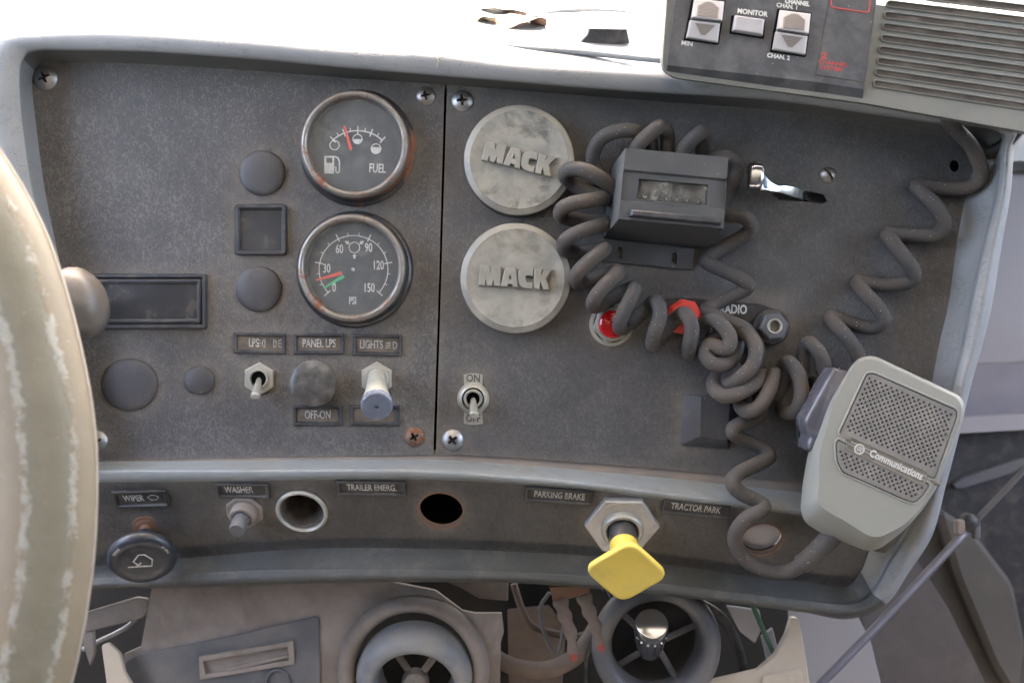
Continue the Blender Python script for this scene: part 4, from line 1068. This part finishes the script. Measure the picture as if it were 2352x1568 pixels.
# push to talk button
PT = [(1914,842),(1958,851),(1962,880),(1925,960),(1892,1030),(1884,1046),(1866,1040),(1851,1034),(1852,1016),(1858,1003),(1846,975),(1846,962),(1898,868)]
q = mz(rpoly(PT, 6), 160)
mb = MB(); mb.rings([[(x,y,10) for x,y in q],[(x,y,62) for x,y in q],[(x,y,72) for x,y in inset(q,3)],[(x,y,76) for x,y in inset(q,9)]]); mb.build('push_button', m_purple, mic, sharp=40)
mb = MB()
for s in ([(1930,846,163),(1893,915,163),(1856,966,163)],[(1856,966,163),(1868,1004,163),(1862,1034,163)]): mb.tube([P(*p)-o0+Vector((0,0,-2)) for p in s], 3, 6)
mb.build('button_ridge', m_purple, mic, sharp=60)

# ---------------------------------------------------------------- two way radio, upper right
RZt = 235
o0 = P(1900, 120, 150)
rad = thing('two_way_radio', 'grey desktop two way radio with rocker buttons and a slotted speaker grille', 'radio', o0)
def rp(pts, z): return [P(x, y, z) - o0 for x, y in pts]
# body
def RB(sx, sy, z):
    pts = [(1516,160),(1530,-60),(2700,100),(2680,360),(2352,309),(1977,240),(1545,181)]
    cx, cy = 2100, 130
    return [P(cx + (x-cx)*sx, cy + (y-cy)*sy, z) - o0 for x, y in rpoly(pts, 16)]
mb = MB(); mb.rings([RB(.985,.96,120), RB(.999,.99,128), RB(1,1,150), RB(1,1,205), RB(.998,.985,222), RB(.992,.96,RZt)])
mb.build('case', m_radio, rad, sharp=50)
dz = RZt - 150
def rprism(mb, pts, z0, z1, holes=(), bev=0): mb.prism([(p.x, p.y) for p in rp(pts, z1)], z0 - 150, z1 - 150, [[(p.x, p.y) for p in rp(h, z1)] for h in holes], bev=bev)
# control face: black plate with a bevelled lower edge
lowL, lowR = (1533,150), (1868,197)
mb = MB()
mb.rings([rp([(1531,166),(1556,-50),(2020,-40),(1982,230),(1870,214)], RZt-2), rp([(1533,150),(1557,-48),(2017,-38),(1984,205),(1870,188)], RZt+14)])
mb.build('face_plate', m_radiob, rad, sharp=20)
mb = MB(); mb.tube(rp([(1905,-5),(1874,172)], RZt+14), 1.1, 5); mb.tube(rp([(1874,172),(1983,188)], RZt+14.4), 1.1, 5); mb.tube(rp([(1874,172),(1868,212)], RZt+6), 1.0, 5); mb.tube(rp([(2016,-36),(1984,205)], RZt+13), 2, 6); mb.build('seam', m_slot, rad, sharp=60)
zf = RZt + 14 - 150
def rquad(a, b2, c, d): return [a, b2, c, d]
def rocker(u, lo, label):
    """u: upper cap quad, lo: lower cap quad, in picture order"""
    k = MB()
    allq = [u[0], u[1], lo[2], lo[3]]
    q = rp([(u[0][0]-5,u[0][1]-4),(u[1][0]+4,u[1][1]-4),(lo[2][0]+4,lo[2][1]+4),(lo[3][0]-5,lo[3][1]+4)], RZt+14)
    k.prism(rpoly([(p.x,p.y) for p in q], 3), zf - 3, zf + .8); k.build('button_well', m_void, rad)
    r = None
    for s, (qd, z0, z1) in enumerate(((u, 4, 16), (lo, 12, 8))):
        a = rp(qd, RZt+14); nA = len(a)
        k = MB(); top_ = [a[0] + Vector((0,0,z0)), a[1] + Vector((0,0,z0)), a[2] + Vector((0,0,z1)), a[3] + Vector((0,0,z1))]
        cc = sum(top_, Vector()) / 4; top2 = [p + (cc - p) * .10 + Vector((0,0,1.5)) for p in top_]
        k.rings([[p + Vector((0,0,-1)) for p in a], top_, top2]); bt = k.build('rocker_button', m_btn, rad, sharp=20)
        # ribbed arrow insert
        A = cc; eu = (a[1]-a[0]).normalized(); ev = (a[3]-a[0]).normalized(); w = (a[1]-a[0]).length; h = (a[3]-a[0]).length
        nrm = (top_[1]-top_[0]).cross(top_[0]-top_[3]).normalized()
        ev3 = (top_[3]-top_[0]).normalized(); eu3 = (top_[1]-top_[0]).normalized()
        if s == 0: shape = [(-.04,-.42),(.10,-.40),(.34,-.12),(.34,.44),(-.36,.44),(-.36,-.12),(-.12,-.40)]; r0, r1 = -.34, .42
        else: shape = [(-.34,-.38),(.34,-.38),(.08,.26),(-.06,.26)]; r0, r1 = -.34, .22
        k = MB(); k.rings([[cc + eu3*x*w + ev3*y*h + nrm*zz2 for x, y in shape] for zz2 in (.5, 2.3)]); k.build('arrow_insert', m_rib, rad, sharp=30)
        k = MB(); nrib = 11 if s == 0 else 6
        for i in range(nrib):
            y = r0 + (r1 - r0) * i / (nrib - 1)
            if s == 0: half = .34 if y > -.12 else .34 * (y + .46) / .34
            else: half = .34 * (1 - (y + .38) / .72)
            half = max(.04, half - .03)
            k.tube([cc + eu3*(-half)*w + ev3*y*h + nrm*2.6, cc + eu3*half*w + ev3*y*h + nrm*2.6], 1.0, 5)
        k.build('rib', m_rib, rad, sharp=60)['kind'] = 'stuff'
rocker([(1594,-1),(1663,6),(1655,54),(1586,46)], [(1583,51),(1651,59),(1647,100),(1575,89)], '')
rocker([(1790,25),(1861,34),(1852,83),(1782,72)], [(1779,77),(1851,88),(1847,128),(1773,116)], '')
k = MB(); q = rp([(1680,36),(1758,47),(1755,90),(1675,78)], RZt+14); k.prism(rpoly([(p.x,p.y) for p in q], 3), zf-3, zf+.8); k.build('button_well', m_void, rad)
k = MB(); q = rp([(1686,39),(1754,49),(1749,85),(1680,74)], RZt+14); cc = sum(q, Vector())/4
k.rings([[p + Vector((0,0,-1)) for p in q], [p + Vector((0,0,9)) for p in q], [p + (cc-p)*.12 + Vector((0,0,13)) for p in q]]); k.build('push_button', m_btn, rad, sharp=25, bevel=1)
def rt(s, px, py, h, m, a=-8, sx=1.0, bold=.5, sp=1.0):
    c = P(px, py, RZt+14) - o0; text(s, h*K(RZt), m, rad, c.x, c.y, zf+.3, a, sx, bold, .3, space=sp)
rt('MONITOR', 1728, 30, 11, m_pale, -7, .95, .35); rt('MIN', 1578, 101, 10, m_pale, -8, 1.05, .2); rt('MIN', 1832, -12, 9, m_pale)
rt('CHANNEL', 1831, 7, 9.5, m_pale, -8, .9, .5); rt('CHAN. 1', 1808, 15.5, 9.5, m_pale, -8, .95, .2); rt('CHAN. 2', 1788, 131, 9.5, m_pale, -8, 1.0, .35)
rt('2', 1893, 129, 13, m_red, -8, 1.5, .6); rt('CHANNEL', 1913, 146, 9, m_red, -8, 1.15, .15); rt('SYSTEM', 1909, 158, 9, m_red, -8, 1.15, .15)
k = MB(); k.tube(rp([(1911,-30),(1908,14),(1913,18),(1990,30),(1996,27),(2002,-20)], RZt+14.3), 1.5, 5); k.build('red_outline', m_red, rad, sharp=60)
# speaker grille: raised bars between slots, on a brown floor
k = MB(); k.add([p for p in rp([(2026,-70),(2560,-10),(2520,275),(1997,198)], RZt-6)], [(0,1,2,3)]); 
SL = [((2050,-16),(2352,20)),((2043,10),(2352,48)),((2038,36),(2352,76)),((2034,62),(2352,104)),((2030,89),(2352,132)),((2025,115),(2352,160)),((2021,141),(2352,188)),((2017,167),(2352,217)),((2013,193),(2352,245))]
for i, (a, e) in enumerate(SL):
    # slot as a dark half pipe with light lips
    e = (e[0] + 170, e[1] + (e[1]-a[1]) * 170 / (e[0]-a[0]))
    if i == 8: e = (a[0] + (2352-a[0]), a[1] + (e[1]-a[1]) * (2352-a[0]) / (e[0]-a[0]))
    p0, p1 = rp([a, e], RZt); d = (p1 - p0).normalized(); n = Vector((-d.y, d.x, 0))
    def lip(r, z): 
        out = []
        for j in range(9): an = R(90 + 180 * j / 8); out.append(p0 + (d * math.cos(an) + n * math.sin(an)) * r + Vector((0,0,z)))
        for j in range(9): an = R(-90 + 180 * j / 8); out.append(p1 + (d * math.cos(an) + n * math.sin(an)) * r + Vector((0,0,z)))
        return out
    k = MB(); k.rings([lip(9.2,.5), lip(7.2,4.0), lip(5.6,4.2), lip(4.9,.6)], cap0=False, cap1=False); k.build('slot_lip', m_radio, rad, sharp=40)
    k = MB(); k.rings([lip(5.3,.2), lip(5.2,.7)], cap0=False); k.build('slot', m_slot, rad, sharp=40)

# ---------------------------------------------------------------- steering wheel rim and the knob behind it
pts0 = [(-420,60),(-310,160),(-200,275),(-97,411),(-12,560),(44,720),(82,880),(100,1000),(104,1100),(99,1250),(80,1400),(48,1550),(-10,1750)]
WZ = 620
o0 = P(60, 1000, WZ)
sw = thing('steering_wheel', 'worn pale brown steering wheel rim crossing the left edge', 'steering wheel', o0)
pp = cr([P(x, y, WZ) - o0 for x, y in pts0], 14)
mb = MB(); n = 40; mb.tube(pp, 116 * K(WZ), n, caps=True, flat=.8)
o = mb.build('rim', None or m_tan, sw, sharp=180, flipfix=False)
OFF = -.07
a = o.data.attributes.new('band', 'FLOAT', 'POINT'); a.data.foreach_set('value', [abs(((i % n) / n - OFF + .5) % 1 - .5) for i in range(len(o.data.vertices))])
a = o.data.attributes.new('along', 'FLOAT', 'POINT'); a.data.foreach_set('value', [((i // n) * .02) for i in range(len(o.data.vertices))])
m_wheel, nt, b_, out_ = NT('weathered wheel rim'); g = G(nt)
bd = g.attr('band')
nz = g.math('MULTIPLY', g.math('SUBTRACT', g.noise(110, 6, .8), .5), .10)
nl = g.math('MULTIPLY', g.math('SUBTRACT', g.noise(22, 3, .5), .5), .03)
x = g.math('ADD', g.math('ADD', bd, nz), nl)
inb = g.ramp(x, .074, .066)
edge = g.math('MULTIPLY', g.ramp(x, .092, .082), g.ramp(x, .056, .066))
edge = g.math('MULTIPLY', edge, g.ramp(g.noise(38, 7, .78), .47, .56))
c = g.mix(g.noise(45, 6, .7), (.165, .128, .085), (.27, .215, .145))
c = g.mix(g.ramp(g.noise(130, 5, .7), .6, .75, 0, .5), c, (.20, .17, .13))
band = g.mix(g.noise(70, 6, .7), (.155, .14, .105), (.25, .225, .17))
c = g.mix(inb, c, band); c = g.mix(g.math('MULTIPLY', edge, .8), c, (.37, .355, .31))
ck = g.math('MULTIPLY', g.ramp(g.noise(90, 3, .6, 2.0, stretch=(1, 3, 1)), .68, .72), .4); c = g.mix(ck, c, (.5, .46, .38))
g.L(c, b_.inputs['Base Color']); g.L(g.ramp(inb, 0, 1, .62, .45), b_.inputs['Roughness'])
g.L(g.bump(g.math('ADD', g.math('MULTIPLY', edge, .8), g.math('ADD', g.math('MULTIPLY', inb, -.5), g.math('MULTIPLY', g.noise(260, 5, .7), .8))), .5, .0008), b_.inputs['Normal'])
o.data.materials.clear(); o.data.materials.append(m_wheel)
# narrow moulding seam along the outer edge
mb = MB(); mb.tube([p + Vector((0,0,0)) + Vector((1,0,0)) * 0 for p in cr([P(x + 116*nx, y + 116*ny, WZ) - o0 for (x, y), (nx, ny) in zip(pts0, [(.75,-.66),(.7,-.71),(.75,-.66),(.83,-.56),(.91,-.41),(.955,-.30),(.98,-.2),(.995,-.08),(1,0),(.995,.08),(.98,.18),(.965,.25),(.95,.3)])], 14)], 3.2, 8, flat=.7)
mb.build('edge_seam', m_tanlight, sw, sharp=180)

o0 = P(182, 694, 190)
mb = MB(); mb.rings([[Vector((r*math.cos(2*math.pi*i/36)*.70, r*math.sin(2*math.pi*i/36), z)) for i in range(36)] for r, z in ((20,-90),(30,-60),(55,-48),(72,-30),(77,-8),(76,12),(68,32),(52,46),(30,54),(8,57))])
t = thing('stalk_knob', 'egg shaped taupe stalk knob poking out behind the steering wheel rim', 'knob', o0, RZ(20))
mb.build('head', M('taupe knob', (.085,.073,.064), .42, dust=.3, dcol=(.3,.26,.22), dscale=60, speck=.05), t, sharp=180)
mb = MB(); mb.tube([(0,0,-60),(-60,20,-130),(-200,60,-200)], 20, 12); mb.build('stalk', m_black, t, sharp=60)

# ---------------------------------------------------------------- below the dashboard
# duct panel, tan, torn on its right side, set back
DZ = -150
o0 = P(720, 1480, DZ)
dp = thing('duct_panel', 'bleached brown broken duct panel below the dashboard, carrying the left air vent', 'duct panel', o0)
def dd(pts, z=DZ): return [(P(x,y,z)-o0)[:2] for x,y in pts]
out = [(352,1330),(600,1318),(870,1318),(900,1336),(1000,1356),(1062,1402),(1090,1408),(1152,1408),(1157,1450),(1150,1475),(1148,1600),(1160,1700),(230,1700),(262,1600),(286,1545),(284,1502),(324,1484)]
mb = MB(); mb.prism(dd(out), -14, 0, [dd(circ(146, 40, 950, 1540))], grid=30); mb.build('panel', m_tan, dp)
mb = MB(); ins = rpoly([(292,1515),(330,1498),(560,1452),(725,1413),(733,1420),(740,1700),(250,1700),(280,1560)], 8)
mb.prism([p for p in dd(ins)], 0, 6, [dd([(470,1514),(664,1480),(666,1514),(540,1536),(474,1546)])], bev=2); mb.build('raised_field', m_bluegrey, dp)
so = [(460,1504),(676,1468),(678,1521),(463,1556)]; si = [(470,1514),(664,1480),(666,1512),(474,1545)]
mb = MB(); A = [Vector((*p,6)) for p in dd(so)]; A1 = [Vector((*p,12)) for p in dd(so)]; B1 = [Vector((*p,12)) for p in dd(si)]; B0 = [Vector((*p,2)) for p in dd(si)]
mb.rings([A, A1, B1, B0], cap0=False, cap1=False); mb.build('slot_frame', m_tan, dp, sharp=20)
mb = MB(); mb.prism(dd([(520,1532),(560,1522),(664,1500),(664,1506),(525,1540)]), 3, 9); mb.build('slot_tab', m_tan, dp)
# left air vent
c = P(950,1540,DZ)
mb = MB(); mb.lathe([(186,0),(184,14),(172,26),(158,28),(148,20),(144,4),(143,-20)], 72, cap1=False); mb.build('ring', m_tan, thing('air_vent', 'large round air vent with a sooty blue inner ball, left one below the dashboard', 'air vent', c), sharp=50)
av = [o for o in bpy.data.objects if o.name == 'air_vent'][0]
mb = MB(); mb.lathe([(142,-50),(147,-20),(145,6),(135,24),(120,33),(106,32),(98,22),(93,-10),(90,-70)], 72, cap1=False, M=Matrix.Translation((4,-26,0)) @ Matrix.Rotation(R(20), 4, 'X')); mb.build('ball', m_ball, av, sharp=60)
def vent_inner(av, cx, cy, r, hubr, spokes, hubm):
    for a in spokes:
        mb = MB(); mb.tube([(cx + hubr*.7*math.cos(R(a)), cy + hubr*.7*math.sin(R(a)), -6), (cx + r*math.cos(R(a)), cy + r*math.sin(R(a)), -22)], 9, 8, flat=.7); mb.build('spoke', m_tan if hubm is not m_bright else m_bluegrey, av, sharp=60)
vent_inner(av, 6, -26, 94, 30, (52, 128, 232, 308), m_chrome)
mb = MB(); mb.lathe([(30,-20),(34,-10),(33,6),(26,16),(10,20),(.5,20)], 32, M=Matrix.Translation((4,-28,0))); mb.build('hub', m_chrome, av, sharp=40)
mb = MB(); mb.lathe([(100,-72),(100,-70)], 40, M=Matrix.Translation((4,-20,0))); mb.build('duct', m_duct, av)
# right air vent
rv = thing('air_vent', 'smaller round air vent with a chromed centre knob, right one below the dashboard', 'air vent', P(1508, 1482, -120))
mb = MB(); mb.lathe([(128,-60),(150,-30),(157,-6),(152,14),(138,26),(122,26),(112,16),(108,-4),(106,-60)], 72, cap1=False); mb.build('ring', m_bluegrey, rv, sharp=60)
for a in (20, 140, 215, 300):
    mb = MB(); mb.tube([(0,0,-20),(108*math.cos(R(a)),108*math.sin(R(a)),-45)], 8, 8, flat=.6); mb.build('spoke', m_bluegrey, rv, sharp=60)
ax = axis_rot((-.06,.68,.73))
mb = MB(); mb.rings([[ax @ Vector((r*math.cos(2*math.pi*i/32), r*math.sin(2*math.pi*i/32), h)) + Vector((-16,6,0)) for i in range(32)] for r, h in ((30,-30),(33,10),(38,70),(40,96),(37,103),(33,105),(.5,105))]); mb.build('knob', m_bright, rv, sharp=30)
mb = MB(); mb.lathe([(106,-75),(106,-73)], 40); mb.build('duct', m_duct, rv)
for k in range(14):
    a = 2 * math.pi * k / 14; mb = MB(); mb.tube([ax @ Vector((37.5*math.cos(a), 37.5*math.sin(a), 62)) + Vector((-16,6,0)), ax @ Vector((33*math.cos(a), 33*math.sin(a), 5)) + Vector((-16,6,0))], 3, 6); mb.build('flute', m_bright, rv, sharp=60)

for px, py, r, w in ((640,1560,30,4),):
    c = P(px, py, DZ) - P(720, 1480, DZ)
    mb = MB(); mb.lathe([(r,6),(r,12),(r-w,13),(r-w-2,7)], 32, cap1=False, M=Matrix.Translation(c)); mb.build('round_boss', m_bluegrey, dp, sharp=40)
# lugs and bracket
t = thing('cable_lugs', 'pair of ragged brown cable ends with red tips hanging below the dashboard', 'cable ends', P(1320, 1370, -110)); o0 = P(1320, 1370, -110)
for a in ([(1286,1376,-110),(1296,1410,-104),(1310,1450,-100),(1316,1500,-96)], [(1340,1366,-112),(1352,1400,-106),(1368,1440,-102),(1380,1478,-98)]):
    pts = [P(*p)-o0 for p in a]; mb = MB(); rnd = random.Random(3); mb.tube(cr(pts, 5), lambda u: 19 - 7*u + 2.5*math.sin(u*21), 10, flat=.6); mb.build('sheath', m_sheath, t, sharp=60)
    q = pts[-1]; mb = MB(); mb.tube([q - Vector((0,-4,0)), q + Vector((2,-16,2))], 9, 8, flat=.7); mb.build('red_tip', m_wirered, t, sharp=60)
mb = MB(); o0 = P(1310,1362,-108); q = [(P(*p,-108)-o0)[:2] for p in ((1262,1345),(1352,1345),(1356,1362),(1270,1382))]; mb.prism(q, -12, 4, bev=2)
top(mb.build('rusty_bracket', m_rustpipe), 'rusty_bracket', 'small rusty bracket above the ragged cable ends', 'bracket', o0)
def pipe(name, label, cat, pts, r, mat, flat=1.0):
    o0 = P(*pts[len(pts)//2]); mb = MB(); mb.tube(cr([P(*p)-o0 for p in pts], 6), r, 12, flat=flat); top(mb.build(name, mat, sharp=180), name, label, cat, o0)
pipe('hose', 'brown hose running between the two round vents', 'hose', ((1120,1500,-260),(1180,1530,-250),(1250,1538,-240),(1310,1515,-230),(1345,1480,-230),(1370,1440,-260)), 22, m_sheath)
pipe('thin_tube', 'thin pale tube curving down left of the cable ends', 'tube', ((1262,1360,-200),(1240,1400,-205),(1256,1470,-205),(1280,1500,-200),(1295,1440,-200),(1300,1400,-210)), 5, m_bluegrey)
def slab(name, label, cat, pts, z, d, mat, bev=3, group=None):
    cx = sum(p[0] for p in pts)/len(pts); cy = sum(p[1] for p in pts)/len(pts); o0 = P(cx, cy, z)
    mb = MB(); mb.prism(rpoly([(P(x,y,z)-o0)[:2] for x,y in pts], 5), -d, 0, bev=bev); return top(mb.build(name, mat), name, label, cat, o0, group=group)
pipe('wire_harness', 'dark brown wires sagging behind the ragged cable ends', 'wires', ((1180,1340,-300),(1200,1400,-300),(1230,1440,-290),(1330,1460,-290),(1400,1420,-300)), 9, m_sheath)
pipe('wire_harness', 'thin black wire looping left of the right air vent', 'wires', ((1385,1350,-200),(1400,1385,-190),(1380,1420,-190),(1350,1500,-210),(1345,1570,-220)), 6, m_black)
pipe('wire_harness', 'pale wire crossing behind the support strap at the lower left', 'wires', ((190,1490,-220),(230,1470,-220),(290,1440,-225),(330,1400,-230)), 6, m_lilac)
slab('corroded_plate', 'corroded brown plate deep in the gap between the vents', 'plate', [(1165,1400),(1260,1390),(1300,1440),(1290,1600),(1170,1600)], -380, 10, m_sheath)
# metal strap, dark hanging strip and tan wedge at the left
slab('support_strap', 'pale brown metal strap under the wiper knob', 'strap', [(190,1408),(312,1372),(338,1376),(342,1400),(326,1420),(195,1452)], -170, 16, m_tan)
slab('support_strap', 'short brown metal strip hanging down beside the steering wheel', 'strap', [(192,1448),(215,1444),(218,1500),(206,1530),(190,1480)], -180, 10, m_tan)
slab('broken_trim', 'cream broken trim wedge between the steering wheel and duct panel', 'trim piece', [(232,1482),(248,1476),(276,1502),(286,1545),(320,1600),(330,1700),(262,1700)], -100, 12, m_tanlight)
slab('duct_panel', 'pale brown panel edge showing above the gap between the vents', 'duct panel', [(1010,1330),(1168,1335),(1167,1380),(1100,1374),(1060,1350)], -260, 14, m_tan)
slab('duct_panel', 'cream trim panel at the lower right with a curved cut out', 'trim panel', [(1818,1418),(1834,1420),(1842,1450),(1862,1580),(1880,1720),(1560,1720),(1600,1572),(1740,1540),(1780,1505),(1805,1460)], -150, 20, m_tanlight)
slab('duct_panel', 'small raised cover on the cream trim panel at the lower right', 'cover', [(1752,1552),(1840,1538),(1850,1600),(1860,1700),(1750,1700)], -143, 8, m_tanlight, 2)
slab('foil_scrap', 'crumpled grey lilac scrap hanging below the dashboard right of the vent', 'scrap', [(1668,1390),(1745,1400),(1752,1440),(1735,1478),(1700,1450)], -190, 8, m_lilac)
slab('foil_scrap', 'narrow pale lilac strip beside the green wire', 'scrap', [(1748,1460),(1775,1440),(1790,1500),(1782,1540),(1765,1530)], -200, 8, m_lilac)
pipe('green_wire', 'dark green wire hanging behind the cream trim panel', 'wire', ((1725,1380,-180),(1742,1420,-178),(1768,1480,-176),(1790,1530,-190),(1805,1580,-210)), 6, m_wire)
pipe('black_strap', 'dark strap crossing behind the right vent', 'strap', ((1600,1380,-210),(1660,1420,-205),(1700,1500,-200),(1712,1600,-205)), 12, m_black, .5)

# ---------------------------------------------------------------- cab interior and beyond
def struct(name, mb, mat, kind='structure', label=None, cat=None):
    o = mb.build(name, mat); o.matrix_world = WM(); o['kind'] = kind; return o
# bulkhead under the deck end, tunnel floor, ground far below: built level in true axes
def TW(x, back, up): return Vector((x, 0, 0)) + BACK * back + UPW * up
d0 = P(1176,152,104)
bu = d0.dot(UPW); bb = d0.dot(BACK)
mb = MB(); mb.box((-300, 0, 0), (3400, 60, 2600), M=Matrix.Translation(Vector((0,0,0)) + BACK*(bb+2330) + UPW*(bu-1340)) @ Matrix((Vector((1,0,0)), BACK, UPW)).transposed().to_4x4())
struct('bulkhead', mb, m_duct)
AX = Matrix((Vector((1,0,0)), BACK, UPW)).transposed()
def tbox(x, back, up, sx, sb, su): 
    mb = MB(); mb.box((0,0,0), (sx, sb, su), M=Matrix.Translation(TW(x, back, up)) @ AX.to_4x4()); return mb
struct('cab_floor', tbox(0, 300, -2700, 9000, 9000, 40), m_floor)
# near black box painted as the darkness of the cavity behind the vents
hb = thing('cavity_backdrop', 'near black box standing in for the dark cavity behind the vents', 'backdrop', P(900,1560,-420))
mb = MB(); o0 = P(900,1560,-420)
mb.prism([(P(*p,-420)-o0)[:2] for p in ((-300,1250),(1810,1250),(1810,1500),(1780,2000),(-300,2000))], -200, 0); mb.build('dark_box', m_duct, hb)
# passenger door
dr = thing('passenger_door', 'lilac grey passenger door trim with a dark lower part, out of focus at the right', 'door', P(2500, 900, -900)); o0 = P(2500, 900, -900)
def dprism(pts, z, d, name, mat, bev=6):
    mb = MB(); mb.prism([(P(x,y,z)-o0)[:2] for x,y in pts], z-d+900, z+900, bev=bev); return mb.build(name, mat, dr)
dprism([(2150,398),(2800,385),(2800,812),(2150,842)], -880, 60, 'upper_trim', m_lilac)
dprism([(2120,838),(2800,808),(2800,930),(2120,965)], -886, 60, 'armrest', M('grey door armrest', (.21,.20,.235), .55, dust=.2), 0)
dprism([(2110,963),(2800,928),(2800,962),(2110,1000)], -840, 80, 'armrest_edge', m_lilac, 0)
dprism([(2080,1000),(2800,962),(2800,2000),(2080,2000)], -900, 60, 'lower_trim', M('black door lower trim', (.022,.023,.028), .6, dust=.3), 6)
dprism([(2190,1110),(2215,1095),(2350,1050),(2360,1062),(2330,1085),(2215,1122),(2195,1122)], -880, 20, 'pocket_edge', m_dkgrey, 3)
dprism([(2150,375),(2800,360),(2800,385),(2150,400)], -840, 60, 'window_rail', m_darkbrown, 4)
dprism([(2150,300),(2800,280),(2800,362),(2150,378)], -870, 200, 'glare_slab', M('white for outdoor glare', (.8,.8,.8), .5, dust=0), 4)  # white slab standing in for the bright outdoors beyond the dash
# seat base, carpet and lilac flap low on the right
slab('engine_cover', 'pale lilac grey engine cover panel low down right of the trim', 'cover', [(1700,1380),(1952,1380),(2000,1470),(2060,1720),(1700,1720)], -520, 60, m_lilac)
slab('engine_cover', 'dim brownish engine cover side behind the diagonal rod', 'cover', [(1940,1250),(2090,1260),(2180,1400),(2260,1560),(2330,1800),(2050,1800),(1990,1470)], -620, 60, M('dim brown trim', (.085,.075,.078), .6, dust=.2))
o0 = P(2250, 1450, -700); ps = thing('passenger_seat', 'very dark passenger seat corner, out of focus at the lower right edge', 'seat', o0)
def sp(name, pts, z, d, mat, bev):
    mb = MB(); mb.prism(rpoly([(P(x,y,z)-o0)[:2] for x,y in pts], 30), z-d+700, z+700, bev=bev); mb.build(name, mat, ps)
sp('seat_base', [(2060,1180),(2190,1200),(2300,1330),(2352,1450),(2420,1700),(2300,1760),(2180,1480),(2090,1330)], -700, 80, m_darkbrown, 20)
sp('cushion', [(2150,1160),(2230,1210),(2330,1340),(2360,1480),(2340,1620),(2280,1520),(2200,1330)], -660, 40, m_seatgrey, 16)
pipe('gear_rod', 'blurred dark rod running diagonally across the lower right', 'rod', ((2450,960,-330),(2352,1078,-350),(2232,1205,-380)), 8, m_dkgrey)
pipe('gear_rod', 'long blurred rod descending from the dark joint to the bottom edge', 'rod', ((2226,1212,-380),(2050,1400,-300),(1880,1575,-220),(1760,1700,-180)), 11, M('lilac grey rod', (.13,.13,.16), .35, .2, dust=.2))
t = thing('rod_joint', 'dark clamp joint where the two blurred rods meet', 'joint', P(2226, 1200, -380))
mb = MB(); mb.lathe([(14,-22),(24,-16),(26,8),(19,18),(6,21)], 24); mb.build('clamp', m_black, t, sharp=50)
mb = MB(); mb.box((-30,-10,8), (26,40,22)); mb.build('lug', m_tan, t, bevel=6); mb = MB(); mb.box((14,-22,8), (20,40,22)); mb.build('lug', m_dkgrey, t, bevel=6)

# cab shell round the driver: roof, rear wall, side walls with window openings
m_liner = M('pale cab lining', (.72, .71, .68), .8, dust=.3, dscale=6, bump=0)
m_side = M('grey cab lining', (.12, .12, .125), .7, dust=.3, dscale=6, bump=0)
struct('cab_roof', tbox(700, -2100, 3800, 7400, 8900, 60), m_liner)
struct('cab_rear_wall', tbox(700, -6600, 500, 7400, 80, 6700), m_side)
for nm, x in (('cab_left_wall', -3000), ('cab_right_wall', 4400)):
    mb = tbox(x, -2000, -1000, 80, 9200, 3400)
    mb.box((0,0,0), (80, 4200, 3600), M=Matrix.Translation(TW(x, -4500, 2000)) @ AX.to_4x4())
    mb.box((0,0,0), (80, 8900, 500), M=Matrix.Translation(TW(x, -2150, 3550)) @ AX.to_4x4())
    mb.box((0,0,0), (120, 260, 3400), M=Matrix.Translation(TW(x, 2300, 2100)) @ AX.to_4x4())
    struct(nm, mb, m_side)
struct('added_sun_blocker', tbox(2790, 1600, 530, 3300, 1960, 30), m_side)  # unseen slab added to keep the sun off the door and seat
sb = thing('bench_seat', 'dark vinyl bench seat behind the camera', 'seat', TW(700, -4600, -1400), AX)
mb = MB(); mb.box((0,0,0), (6600, 2600, 700)); mb.build('cushion', m_floor, sb, bevel=120, seg=4)
mb = MB(); mb.box((0,-1300,1500), (6600, 600, 2600)); mb.build('backrest', m_floor, sb, bevel=120, seg=4)
# ground outside
mb = MB(); g_ = 1.45 / S
mb.add([TW(sx*400000, sb*400000, -1.45/S - 2000) for sx, sb in ((-1,-1),(1,-1),(1,1),(-1,1))], [(0,1,2,3)])
struct('ground', mb, m_ground)
